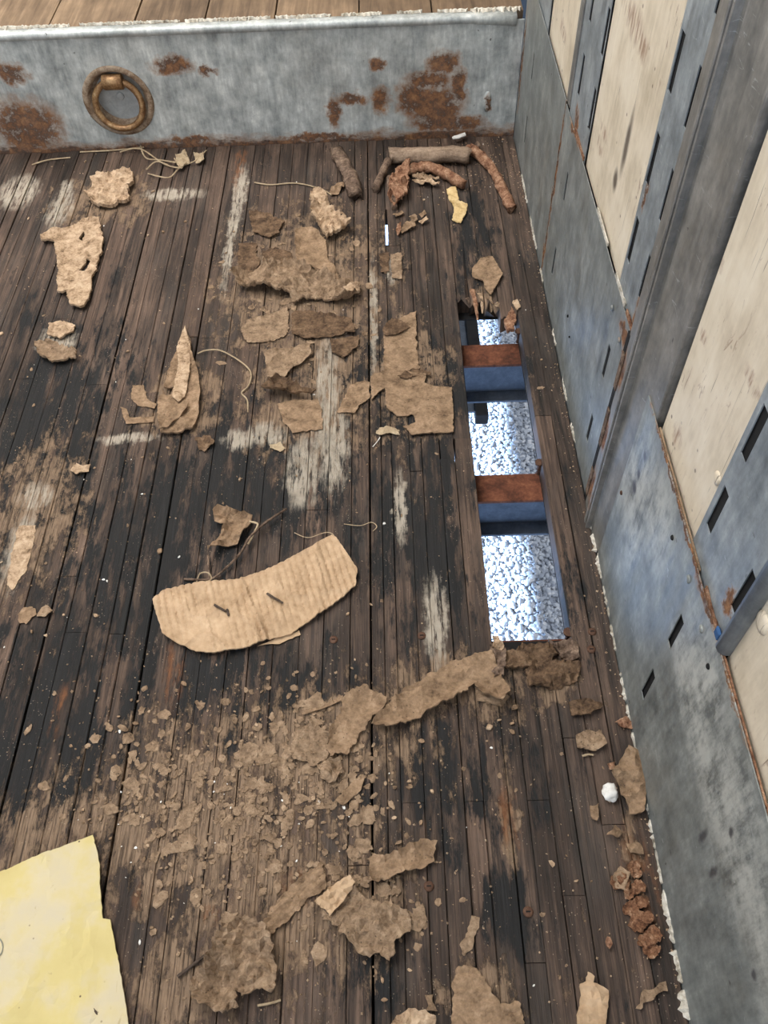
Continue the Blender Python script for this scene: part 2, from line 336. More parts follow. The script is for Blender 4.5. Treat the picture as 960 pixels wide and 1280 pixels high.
def smooth_path(pts, k=5):
    P = [Vector(p) for p in pts]; out = []
    for i in range(len(P)-1):
        p0, p1, p2, p3 = P[max(i-1, 0)], P[i], P[i+1], P[min(i+2, len(P)-1)]
        for j in range(k):
            t = j/k
            out.append(.5*((2*p1)+(p2-p0)*t+(2*p0-5*p1+4*p2-p3)*t*t+(3*p1-p0-3*p2+p3)*t**3))
    out.append(P[-1]); return out
def inpoly(x, y, poly):
    r = False; j = len(poly)-1
    for i in range(len(poly)):
        xi, yi = poly[i]; xj, yj = poly[j]
        if (yi > y) != (yj > y) and x < (xj-xi)*(y-yi)/(yj-yi)+xi: r = not r
        j = i
    return r
def edge_dist(x, y, poly):
    b = 9.
    for i in range(len(poly)):
        x0, y0 = poly[i-1]; x1, y1 = poly[i]; dx, dy = x1-x0, y1-y0; L = dx*dx+dy*dy
        t = 0 if L == 0 else max(0, min(1, ((x-x0)*dx+(y-y0)*dy)/L))
        b = min(b, math.hypot(x-x0-t*dx, y-y0-t*dy))
    return b
def jagged(poly, step, amp, seed):
    out = []
    for i in range(len(poly)):
        a = Vector(poly[i]); b = Vector(poly[(i+1) % len(poly)]); L = (b-a).length
        n = max(1, int(L/step)); nrm = Vector((-(b-a).y, (b-a).x)).normalized() if L > 0 else Vector((0, 0))
        for k in range(n):
            p = a+(b-a)*(k/n)
            o = noise.noise(Vector((p.x*70, p.y*70, seed)))*1.0+noise.noise(Vector((p.x*190, p.y*190, seed+5)))*.9+noise.noise(Vector((p.x*480, p.y*480, seed+8)))*.6
            p = p+nrm*o*amp
            out.append((p.x, p.y))
    return out
def sheet(poly, thick=.001, z0=.0012, rise=.004, freq=30, spacing=.006, jag=.002, seed=0, curl=0.0, corr=None, holes=(), ridge=None, step=None, dirs=None):
    """thin torn sheet lying on the floor with uneven height; returns verts, faces, centre"""
    out = jagged(poly, step or min(.003, max(.0016, spacing*.6)), jag, seed)
    n = len(out)
    xs = [p[0] for p in out]; ys = [p[1] for p in out]
    pts = [Vector(p) for p in out]
    hl = [jagged(h, spacing*.7, jag*.6, seed+9) for h in holes]
    edges = [(i, (i+1) % n) for i in range(n)]
    for h in hl:
        b0 = len(pts); pts += [Vector(p) for p in h]; edges += [(b0+i, b0+(i+1) % len(h)) for i in range(len(h))]
    rr = random.Random(seed)
    x = min(xs)
    while x < max(xs):
        y = min(ys)
        while y < max(ys):
            qx, qy = x+rr.uniform(-.3, .3)*spacing, y+rr.uniform(-.3, .3)*spacing
            if inpoly(qx, qy, out) and edge_dist(qx, qy, out) > spacing*.45: pts.append(Vector((qx, qy)))
            y += spacing
        x += spacing
    r = delaunay_2d_cdt(pts, edges, [], 0, 1e-7)
    vs, fs = r[0], r[2]
    keep = []
    for f in fs:
        c = sum((vs[i] for i in f), Vector((0, 0)))/len(f)
        if inpoly(c.x, c.y, out) and not any(inpoly(c.x, c.y, h) for h in hl): keep.append(list(f))
    cx, cy_ = sum(xs)/n, sum(ys)/n
    top, bot = [], []
    for p in vs:
        e = edge_dist(p.x, p.y, out)
        h = max(0, noise.noise(Vector((p.x*freq, p.y*freq, seed*1.7)))+.25)*rise
        h += abs(noise.noise(Vector((p.x*freq*3, p.y*freq*3, seed*1.7+4))))*rise*.45
        h += rise*.55*max(0, 1-3.2*abs(noise.noise(Vector((p.x*freq*1.6, p.y*freq*1.6, seed*.7+9)))))**2
        if curl: h += curl*max(0, 1-e/.014)**2*max(0, noise.noise(Vector((p.x*22, p.y*22, seed+20)))+.35)
        if ridge:
            for (ax, ay, bx, by, amp, wd) in ridge:
                h += amp*max(0, 1-edge_dist(p.x, p.y, [(ax, ay), (bx, by)])/wd)**1.5
        if corr:
            ang, wl, amp, fall = corr
            ph = (p.x*math.cos(ang)+p.y*math.sin(ang))/wl*2*math.pi+noise.noise(Vector((p.x*15, p.y*15, 3)))*.9
            fa = max(0., min(1., .5+1.6*noise.noise(Vector((p.x*9, p.y*9, seed+2)))+fall))
            h += amp*1.5*(abs(math.sin(ph/2))**.7)*fa
        top.append((p.x-cx, p.y-cy_, z0+thick+h)); bot.append((p.x-cx, p.y-cy_, z0+h*.92))
    N = len(top); faces = [tuple(f) for f in keep]+[tuple(N+i for i in reversed(f)) for f in keep]
    ec = {}
    for f in keep:
        for i in range(len(f)):
            a, b = f[i], f[(i+1) % len(f)]; ec[(a, b)] = 1
    for (a, b) in list(ec):
        if (b, a) not in ec: faces.append((b, a, a+N, b+N))
    return top+bot, faces, (cx, cy_, 0)
GROUPS = {}
def scrap(name, px, mat, label, cat, group=None, **kw):
    poly = [fp(*p) for p in px]
    kw.setdefault('seed', len(bpy.data.objects) % 97)
    v, f, c = sheet(poly, **kw)
    m = mesh(name, v, f); bm = bmesh.new(); bm.from_mesh(m); bmesh.ops.recalc_face_normals(bm, faces=bm.faces); bm.to_mesh(m); bm.free()
    o = obj(name, m, M[mat], None, c)
    return tag(o, label, cat, group)
def stick(name, pts, rad, mat, label, cat, group=None, n=8, rough=.3, flat=1.0, jag=.5, k=6, seed=1, lift=0.0, parent=None, taper=None):
    """pts: pixels on the floor with a height in metres (u, v, height of the axis)"""
    P = []
    for p in pts:
        h = p[2] if len(p) > 2 else rad*flat+.0015
        x, y = fp(p[0], p[1], h); P.append((x, y, h+lift))
    P = smooth_path(P, k); c = Vector((P[0].x, P[0].y, 0)); m_ = len(P)
    R = [rad*(1 if taper is None else taper[0]+(taper[1]-taper[0])*i/(m_-1)) for i in range(m_)]
    v, f = tube([p-c for p in P], R, n, rough, flat, seed, True, jag)
    o = obj(name, mesh(name, v, f, n > 8), M[mat], parent, c)
    if label: tag(o, label, cat, group)
    return o
def zz(ox, oy, sc, pts): return [(ox+a/sc, oy+b/sc) for a, b in pts]

# ================================================================ SETTING
# ---- lower floor: dark sheet added to stop light leaks, rotted opening cut, boards as children
SX0, SX1 = fp(479, 285)[0], fp(487, 285)[0]; SY0, SY1 = fp(484, 308)[1], fp(484, 262)[1]
TX0, TX1 = fp(548, 575)[0]-.001, fp(552, 575)[0]+.001; TY0, TY1 = .836, fp(572, 548)[1]
def floor_backing():
    xs = [XL, SX0, SX1, TX0, TX1, .0900, .0960, .1225, .2262, .2815]; ys = [-1.6, .535, TY0, TY1, 1.195, SY0, SY1, YS+.01]
    bm = bmesh.new()
    for i in range(len(xs)-1):
        for j in range(len(ys)-1):
            xm, ym = (xs[i]+xs[i+1])/2, (ys[j]+ys[j+1])/2
            if .1225 < xm < .2262 and .535 < ym < 1.195: continue
            if SX0 < xm < SX1 and SY0 < ym < SY1: continue
            if (TX0 < xm < TX1 or .09 < xm < .096) and TY0 < ym < TY1: continue
            bm.faces.new([bm.verts.new((a, b, -.0335)) for a, b in ((xs[i], ys[j]), (xs[i+1], ys[j]), (xs[i+1], ys[j+1]), (xs[i], ys[j+1]))])
    bmesh.ops.remove_doubles(bm, verts=bm.verts, dist=1e-6)
    r = bmesh.ops.extrude_face_region(bm, geom=bm.faces[:])
    for v in [g for g in r['geom'] if isinstance(g, bmesh.types.BMVert)]: v.co.z -= .002
    return bm_mesh('floor', bm)
FL = struct(obj('floor', floor_backing(), M['dark']), 'rotted laminated hardwood floor of narrow dark strips')
def plank(x0, x1, y0, y1, z=0.0, th=.032, e0=0.0, e1=0.0, mat='floor', parent=None, gap=.00035, seed=0):
    """one floor strip; e0/e1 = raggedness of its near / far end"""
    rr = random.Random(seed+int(y0*1000)+int(x0*9999))
    x0 += gap*rr.uniform(.3, 1.6); x1 -= gap*rr.uniform(.3, 1.6); ch = rr.choice((.0003, .0004, .0006, .0011))
    nx = 4 if (e0 or e1) else 2
    def row(y, e, sgn):
        t = []
        prof = [(x0, -th), (x0, -ch*1.4)] + [(x0+ch+(x1-x0-2*ch)*k/(nx-1), 0) for k in range(nx)] + [(x1, -ch*1.4), (x1, -th)]
        for k, (x, zz_) in enumerate(prof):
            t.append([x, y+(sgn*rr.uniform(0, e) if e else 0), z+zz_])
        return t
    ts = [0, .35, .7, 1]; V = []
    for q, t in enumerate(ts):
        y = y0+(y1-y0)*t
        r_ = row(y, e0 if q == 0 else (e1 if q == 3 else 0), 1 if q == 0 else -1)
        dz = rr.uniform(-.0006, .0006); dx = rr.uniform(-.0007, .0007) if 0 < q < 3 else 0
        for p in r_: p[2] += dz; p[0] += dx
        if q == 0 and e0:
            for p in r_: p[2] -= rr.uniform(0, .008)
        if q == 3 and e1:
            for p in r_: p[2] -= rr.uniform(0, .006)
        V += r_
    n = len(V)//4; c = Vector(((x0+x1)/2, (y0+y1)/2, z))
    Fc = [tuple(range(n)), tuple(3*n+k for k in reversed(range(n)))]
    for q in range(3):
        for k in range(n): a = q*n+k; b = q*n+(k+1) % n; Fc.append((a, a+n, b+n, b))
    return obj('plank', mesh('plank', [Vector(p)-c for p in V], Fc), M[mat], parent, c)
# strip edges measured on the photograph's seams
SC = (SX0+SX1)/2; TC = (TX0+TX1)/2
edges = [-.0401, -.0205, SC-.0015, SC+.026, .042, TC, .0925, .1215]
right = [.2262, .2535, .2808]
rnd = random.Random(3)
def fill(a, b, n):
    ws = [rnd.uniform(.75, 1.3) for _ in range(n)]; s = sum(ws); o = [a]
    for w_ in ws[:-1]: o.append(o[-1]+w_/s*(b-a))
    return o
left = fill(-1.02, -.785, 8)+fill(-.785, -.6435, 5)+fill(-.6435, -.4828, 5)+fill(-.4828, -.342, 5)+fill(-.342, -.0401, 10)
strips = left+edges
Y0, Y1 = -.35, YS-.004
def cuts(x, n):
    c = sorted(rnd.uniform(.05, 1.65) for _ in range(n)); return [Y0]+[q for k, q in enumerate(c) if k == 0 or q-c[k-1] > .25]+[Y1]
deep = {-.342: .0022, -.0401: .0018, -.4828: .0022, -.6435: .002, -.785: .002}
fixed = {-.0685: [fp(450, 711)[1]], }
for i in range(len(strips)-1):
    a, b = strips[i], strips[i+1]; cs = cuts(a, rnd.choice((1, 1, 2)))
    zz0 = rnd.uniform(-.0007, .0007)
    a2 = a+deep.get(round(a, 4), 0)
    slot_ = {round(SC-.0015, 5): (SY0, SY1, .0038), round(TC, 5): (TY0, TY1, .0013), .0925: (TY0, TY1, .0028)}.get(round(a, 5))
    if slot_:     # a rotted edge lets daylight through along part of this strip
        y_a, y_b, wd_ = slot_
        plank(a, b, Y0, .31, zz0, parent=FL, seed=i); plank(a, b, .3104, y_a, zz0, parent=FL, seed=i)
        plank(a+wd_, b, y_a+.0003, y_b-.0003, zz0, parent=FL, seed=i, gap=.0002); plank(a, b, y_b, Y1, zz0, parent=FL, seed=i); continue
    for j in range(len(cs)-1):
        plank(a2, b, cs[j]+.0004, cs[j+1]-.0004, zz0+rnd.uniform(-.0004, .0004), parent=FL, seed=i)
for (a, b, cs) in ((right[0], right[1], [Y0, .28, .92, Y1]), (right[1], right[2], [Y0, .80, 1.31, Y1])):
    for j in range(len(cs)-1): plank(a, b, cs[j]+.0004, cs[j+1]-.0004, rnd.uniform(-.0008, .0008), parent=FL)
# boards that end in the opening
for (a, b, ya, yb) in ((.1215, .1438, .505, 1.200), (.1438, .1705, .497, 1.205), (.1705, .1960, .500, 1.185), (.1960, .2262, .512, 1.165)):
    st_ = {.1215: .14, .1438: .31, .1705: .205, .1960: .385}[a]
    plank(a, b, Y0, st_-.0004, rnd.uniform(-.0008, .0008), parent=FL, gap=.0005)
    plank(a, b, st_+.0004, ya+.012, -.0005, parent=FL, e1=.03, gap=.0005, seed=5)
    plank(a, b, yb-.01, Y1, rnd.uniform(-.0008, .0008), parent=FL, e0=.03, seed=8)
# ---- raised deck behind the step
UF = struct(obj('floor', box(XL, .2815, YS+.012, 4.2, ZT-.04, ZT-.032), M['dark']), 'raised wooden deck above the steel step')
dx = []
for u in (72, 174, 260, 346, 449):
    dd = ray(u, 8); t = (ZT-1)/dd.z; dx.append((CAM+dd*t).x)
b = [-1.4, -1.26, -1.12, -.985, -.83]+dx[:5]+[.10, .2810]
b = sorted(set(round(q, 4) for q in b))
for i in range(len(b)-1): plank(b[i], b[i+1], YS+.014, 3.2, ZT+rnd.uniform(-.0015, .0015), parent=UF, mat='deck', gap=.0016)

# ---- steel step (front wall of the well)
def ngon(cx, cy_, r, n=40): return [(cx+r*math.cos(2*math.pi*k/n), cy_+r*math.sin(2*math.pi*k/n)) for k in range(n)]
RX, RZ = -.5605, .106
def riser():
    x0, x1, z0, z1 = -2.14, .2815, -.03, ZT-.01
    circ = ngon(RX, RZ, .062)
    pts = [Vector(p) for p in ((x0, z0), (x1, z0), (x1, z1), (x0, z1))]+[Vector(p) for p in circ]
    ed = [(0, 1), (1, 2), (2, 3), (3, 0)]+[(4+i, 4+(i+1) % 40) for i in range(40)]
    r = delaunay_2d_cdt(pts, ed, [], 0, 1e-7)
    bm = bmesh.new(); vs = [bm.verts.new((p.x, YS, p.y)) for p in r[0]]
    for f in r[2]:
        c = sum((r[0][i] for i in f), Vector((0, 0)))/3
        if not inpoly(c.x, c.y, circ): bm.faces.new([vs[i] for i in f])
    g = bmesh.ops.extrude_face_region(bm, geom=bm.faces[:])
    for v in [q for q in g['geom'] if isinstance(q, bmesh.types.BMVert)]: v.co.y += .003
    return bm_mesh('wall_front', bm)
WF = struct(obj('wall_front', riser(), M['step']), 'galvanised steel riser of the raised deck with rust patches')
def nosing():
    prof = [(YS+.016, ZT+.002), (YS+.004, ZT+.0025), (YS-.002, ZT+.002), (YS-.0055, ZT), (YS-.007, ZT-.004), (YS-.0065, ZT-.008), (YS-.004, ZT-.012), (YS+.001, ZT-.015), (YS+.003, ZT-.018), (YS+.003, ZT-.006), (YS+.016, ZT-.001)]
    V, Fc = [], []; xs = [-2.14, -.9, 0.0, .17, .265]
    for q, x in enumerate(xs):
        for k, (y, z) in enumerate(prof): V.append((x, y-(.004 if q == 4 and 2 < k < 8 else 0), z-(.006 if q == 4 and 3 < k < 9 else 0)))
    n = len(prof)
    for i in range(len(xs)-1):
        for k in range(n): a, b_ = i*n+k, i*n+(k+1) % n; Fc.append((a, b_, b_+n, a+n))
    Fc += [tuple(range(n-1, -1, -1)), tuple((len(xs)-1)*n+k for k in range(n))]
    bm = bmesh.new(); vv = [bm.verts.new(p) for p in V]
    for f in Fc: bm.faces.new([vv[i] for i in f])
    return bm_mesh('nosing', bm, True)
obj('nosing', nosing(), M['step'], WF)
# embossed slot in the riser, right side
v, f = tube([(0, 0, -.022), (0, 0, -.012), (0, 0, .012), (0, 0, .022)], [.003, .0085, .0085, .003], 12)
c_ = rsp(609, 127, 5, 5)[0]
o = obj('embossed_slot', mesh('embossed_slot', [(p[0], p[1]*.35, p[2]) for p in v], f, True), M['step'], WF, (c_[0], YS, c_[2]))
# strip of flaking white filler on top of the nosing
def chips(name, parent, runs, mat, axis, along, off, h, seed):
    rr = random.Random(seed)
    for (a, b_, wmin, wmax) in runs:
        V, Fc = [], []; n = max(4, int((b_-a)/.0032))
        for k in range(n+1):
            t = a+(b_-a)*k/n; w_ = rr.choice((.25, .6, .8, 1, 1.15))*rr.uniform(wmin, wmax)*(0.35 if k in (0, n) else 1); hh = h*rr.uniform(.5, 1.2); ww = rr.uniform(-.0006, .0006)
            for q, z in ((off+ww, -.001), (off+ww, hh), (off-w_*.5+ww, hh*.9), (off-w_+ww, -.001)):
                V.append((t, q, z) if axis == 'x' else (q, t, z))
        for k in range(n):
            for j in range(3): p = k*4+j; Fc.append((p, p+1, p+5, p+4))
        Fc += [(0, 1, 2, 3), (n*4+3, n*4+2, n*4+1, n*4)]
        m = mesh(name, [(p[0], p[1], p[2]+along) for p in V], Fc)
        bm = bmesh.new(); bm.from_mesh(m); bmesh.ops.recalc_face_normals(bm, faces=bm.faces); bm.to_mesh(m); bm.free()
        obj(name, m, M[mat], parent)
chips('sealant_chip', WF, [(-1.0, -.80, .004, .009), (-.79, -.62, .003, .008), (-.60, -.40, .002, .006), (-.39, -.22, .004, .008), (-.21, -.10, .002, .008), (-.08, .0, .005, .010), (.03, .08, .002, .006), (.11, .17, .004, .009), (.175, .275, .008, .015)], 'caulk', 'x', ZT+.0035, YS+.018, .004, 4)

# ---- lashing ring in the step
ring = bpy.data.objects.new('lashing_ring', None); C.objects.link(ring); ring.location = (RX, YS, RZ); ring.empty_display_size = .05
tag(ring, 'rusty lashing ring in a round recessed pan on the steel riser', 'tie-down ring')
def lathe_y(prof, n=40):
    V, Fc = [], []
    for (r, y) in prof:
        for k in range(n): V.append((r*math.cos(2*math.pi*k/n), y, r*math.sin(2*math.pi*k/n)))
    for i in range(len(prof)-1):
        for k in range(n): a, b_ = i*n+k, i*n+(k+1) % n; Fc.append((a, b_, b_+n, a+n))
    return V, Fc
v, f = lathe_y([(.0615, .004), (.0735, .0005), (.0735, -.0025), (.070, -.0042), (.0645, -.0045), (.0615, -.002), (.056, .012), (.050, .021)])
obj('pan_rim', mesh('pan_rim', v, f, True), M['panrim'], ring)
v, f = lathe_y([(.0535, .021), (.03, .0215), (.0115, .0215), (.0002, .0215)])
pf = obj('pan_floor', mesh('pan_floor', v, f, True), M['pan'], ring)
v, f = lathe_y([(.0085, .0222), (.0083, .0195), (.0065, .0185), (.0002, .0183)], 20)
obj('rivet', mesh('rivet', v, f, True), M['pan'], pf)
P_ = []
for k in range(33):
    a = 2*math.pi*k/32; P_.append((math.cos(a)*.0485, -.008-.006*math.sin(a), math.sin(a)*.0475-.006))
V, Fc = [], []
for i in range(32):
    a = 2*math.pi*i/32
    for k in range(10):
        b_ = 2*math.pi*k/10; r_ = .0475+.0068*math.cos(b_)
        V.append((math.cos(a)*r_*1.03, .001+.0068*math.sin(b_)-.007*math.sin(a)*-1 - .006, math.sin(a)*r_-.006))
for i in range(32):
    for k in range(10): Fc.append((i*10+k, i*10+(k+1) % 10, ((i+1) % 32)*10+(k+1) % 10, ((i+1) % 32)*10+k))
obj('ring', mesh('ring', V, Fc, True), M['brass'], ring)
v, f = tube([(-.021, 0, 0), (-.019, 0, 0), (.019, 0, 0), (.021, 0, 0)], [.0135, .0155, .0155, .0135], 16)
obj('clamp', mesh('clamp', [(p[0], p[1]*.9-.002, p[2]+.041) for p in v], f, True), M['brass'], ring)

# ---- right wall
WR = struct(obj('wall_right', box(.330, .342, -1.6, 4.2, -.14, 2.6), M['dark']), 'slotted galvanised trailer wall with cream plywood panels')
def plate(name, y0, y1, z0, z1, x, holes, mat, th=.0012, parent=WR, bend=0.0):
    ys = sorted({y0, y1, *[h[0] for h in holes if y0 < h[0] < y1], *[h[1] for h in holes if y0 < h[1] < y1]})
    zs = sorted({z0, z1, *[h[2] for h in holes], *[h[3] for h in holes]})
    bm = bmesh.new(); vm = {}
    def V(a, b_):
        k = (round(a, 5), round(b_, 5))
        if k not in vm: vm[k] = bm.verts.new((x, a, b_))
        return vm[k]
    for i in range(len(ys)-1):
        for j in range(len(zs)-1):
            ym, zm = (ys[i]+ys[i+1])/2, (zs[j]+zs[j+1])/2
            if any(h[0] < ym < h[1] and h[2] < zm < h[3] for h in holes): continue
            bm.faces.new([V(ys[i], zs[j]), V(ys[i], zs[j+1]), V(ys[i+1], zs[j+1]), V(ys[i+1], zs[j])])
    g = bmesh.ops.extrude_face_region(bm, geom=bm.faces[:])
    for v in [q for q in g['geom'] if isinstance(q, bmesh.types.BMVert)]: v.co.x += th
    return obj(name, bm_mesh(name, bm), M[mat], parent)
def slots(yc, z0, n, w_=.0135, h=.058, pitch=.1015): return [(yc-w_/2, yc+w_/2, z0+k*pitch, z0+k*pitch+h) for k in range(n)]
pl_ = plate('scuff_plate', 1.2835, 1.757, -.03, .322, .2824, [(1.608, 1.618, .062, .12), (1.608, 1.618, .190, .240)], 'scuff'); obj('slot_shade_sheet', box(.2846, .2852, 1.58, 1.64, .03, .29), M['dark'], pl_)  # near-black sheet behind the plate stands in for shade inside the slots
pl_ = plate('scuff_plate', .757, 1.2815, -.03, .318, .2830, [(1.193, 1.202, .060, .115), (1.193, 1.202, .203, .252), (.808, .820, .060, .112), (.808, .820, .189, .243)], 'scuff'); obj('slot_shade_sheet', box(.2846, .2852, .79, 1.23, .03, .29), M['dark'], pl_)
pl_ = plate('scuff_plate', -.5, .648, -.03, .323, .2815, [(.400, .412, .072, .132), (.400, .412, .200, .256), (-.006, .006, .072, .132), (-.006, .006, .2, .256)], 'scuff'); obj('slot_shade_sheet', box(.2846, .2852, -.03, .44, .03, .29), M['dark'], pl_)
for (a, b_) in ((1.283, 1.522), (.846, 1.121), (.455, .605), (.062, .333), (-.34, -.06), (1.66, 2.1)):
    obj('plywood_panel', box(.2895, .301, a, b_, .31, 2.5), M['ply'], WR)
for (a, b_, c1, c2) in ((1.522, 1.66, 1.555, 1.64), (1.121, 1.262, 1.128, 1.224), (.757, .845, .7635, .8335), (.345, .455, .354, .4405), (-.06, .062, -.045, .045)):
    rl = plate('slotted_rail', a, b_, .31, 2.5, .2858, slots(c1, .361, 20)+slots(c2, .361, 20), 'rail', .0012); obj('slot_shade_sheet', box(.2880, .2890, a+.001, b_-.001, .312, 2.5), M['dark'], rl)  # black sheet close behind each rail paints its slots as shaded
# ribbed edge strip of the far rail
def extrude_z(name, prof, z0, z1, mat, parent, smooth=False):
    n = len(prof); V = [(x, y, z0) for y, x in prof]+[(x, y, z1) for y, x in prof]
    Fc = [(k, (k+1) % n, (k+1) % n+n, k+n) for k in range(n)]+[tuple(range(n)), tuple(range(2*n-1, n-1, -1))]
    bm = bmesh.new(); vv = [bm.verts.new(p) for p in V]
    for q in Fc: bm.faces.new([vv[i] for i in q])
    return obj(name, bm_mesh(name, bm, smooth), M[mat], parent)
extrude_z('edge_strip', [(1.262, .290), (1.262, .2835), (1.268, .2825), (1.2725, .2835), (1.2735, .286), (1.2745, .2835), (1.281, .2825), (1.284, .2835), (1.284, .290)], .325, 2.5, 'post', WR)
# rounded edge tube of the near rail
v, f = tube([(.2868, .339, .3235), (.2868, .339, 2.5)], .0085, 14)
obj('edge_tube', mesh('edge_tube', v, f, True), M['rail'], WR)
obj('cavity_light_block', box(.2826, .331, -1.6, 4.2, -.036, -.03), M['dark'], WR)  # added filler, blocks light from below so the wall slots stay dark
# large ribbed post running down to the floor
prof = [(.757, .300), (.757, .2835), (.751, .2815), (.738, .2795), (.716, .2785), (.7145, .2735), (.708, .2725), (.7065, .2735), (.706, .281), (.7025, .281), (.702, .2735), (.700, .2728), (.6975, .2735), (.697, .2805), (.692, .2815), (.690, .2805), (.652, .2828), (.6135, .2828), (.612, .284), (.6118, .300)]
extrude_z('wall_post', prof, -.02, 2.5, 'post', WR)
# black strip painting the dark shaded gap down the post's far side
obj('gap_shade_strip', box(.2805, .2835, .7475, .7575, -.02, .32), M['dark'], WR)
for (zc, hh) in ((.262, .03), (.16, .035), (.045, .028)):
    V = []
    obj('rust_scab', box(.2786, .2806, .7435, .7545, zc-hh, zc+hh, .0008), M['barkgrey'], WR)
# rivets / bolts
def disc(name, loc, r, mat, parent, axis='x', hgt=.002):
    v, f = lathe_y([(r, 0), (r*.95, -hgt*.6), (r*.6, -hgt), (.0001, -hgt*1.05)], 12)
    if axis == 'x': v = [(p[1], p[0], p[2]) for p in v]
    if axis == 'z': v = [(p[0], p[2], -p[1]) for p in v]
    m = mesh(name, v, f, True); bm = bmesh.new(); bm.from_mesh(m); bmesh.ops.recalc_face_normals(bm, faces=bm.faces); bm.to_mesh(m); bm.free()
    return obj(name, m, M[mat], parent, loc)
def wl(u, v, x=XW):
    d = ray(u, v); c = CAM+d*(x/d.x); return c
for (u, v, r, mt) in ((862, 724, .0045, 'scuff'), (878, 786, .004, 'scuff'), (801, 424, .005, 'rail'), (842, 281, .005, 'post'), (775, 425, .004, 'scuff'), (766, 385, .004, 'scuff'), (778, 616, .003, 'screw'), (711, 395, .0025, 'dark'), (713, 421, .002, 'dark'), (842, 672, .003, 'dark'), (887, 833, .003, 'dark')):
    c = wl(u, v); disc('rivet', (.2815 if u < 830 or v > 600 else .2785, c.y, c.z), r, mt, WR)
c = wl(942, 778); disc('plug', (.2895, c.y, c.z), .0105, 'ply', WR); c = wl(887, 598); disc('plug', (.2895, c.y, c.z), .007, 'ply', WR)
c = wl(897, 792); obj('blue_tag', box(.281, .2845, c.y-.006, c.y+.006, c.z-.006, c.z+.006, .002), simple('blue_plastic', [(.3, (.02, .06, .16)), (.7, (.06, .14, .3))]), WR)
# wooden lip splinters along the scuff plate's top edge
for (a, b_, hh, mt) in ((.34, .40, .006, 'barkred'), (.20, .335, .002, 'barkred'), (.42, .60, .0022, 'resid'), (.92, 1.0, .003, 'caulk'), (1.12, 1.20, .004, 'barkred'), (.80, .86, .004, 'caulk'), (.06, .2, .002, 'barkred'), (.757, .79, .005, 'barkred')):
    V, Fc = [], []; n = 8; rr = random.Random(int(a*1000))
    for k in range(n+1):
        y = a+(b_-a)*k/n; h_ = hh*rr.uniform(.5, 1.2)
        V += [(.2834, y, .319), (.2834, y, .322+h_), (.2852, y, .322+h_*.8), (.2852, y, .319)]
    for k in range(n):
        for j in range(4): Fc.append((k*4+j, k*4+(j+1) % 4, k*4+4+(j+1) % 4, k*4+4+j))
    Fc += [(0, 1, 2, 3), (n*4+3, n*4+2, n*4+1, n*4)]
    m = mesh('edge_splinter', V, Fc); bm = bmesh.new(); bm.from_mesh(m); bmesh.ops.recalc_face_normals(bm, faces=bm.faces); bm.to_mesh(m); bm.free()
    obj('edge_splinter', m, M[mt], WR)
# white sealant along the floor edge
chips('sealant_bead', WR, [(.695, .735, .003, .006), (.655, .690, .004, .008), (.61, .65, .003, .006), (.545, .60, .001, .004), (.50, .54, .002, .005), (.43, .47, .002, .005), (.395, .425, .002, .005), (.345, .39, .001, .004), (.29, .34, .0015, .004), (.215, .285, .0015, .0045), (.155, .21, .004, .008), (.118, .15, .005, .010), (.085, .112, .006, .012), (.03, .08, .003, .007), (.86, .90, .001, .003), (.95, 1.0, .001, .003), (1.08, 1.12, .001, .003), (1.25, 1.29, .001, .0035), (1.35, 1.45, .001, .003), (1.5, 1.6, .001, .003)], 'caulk', 'y', .0005, .2822, .005, 11)

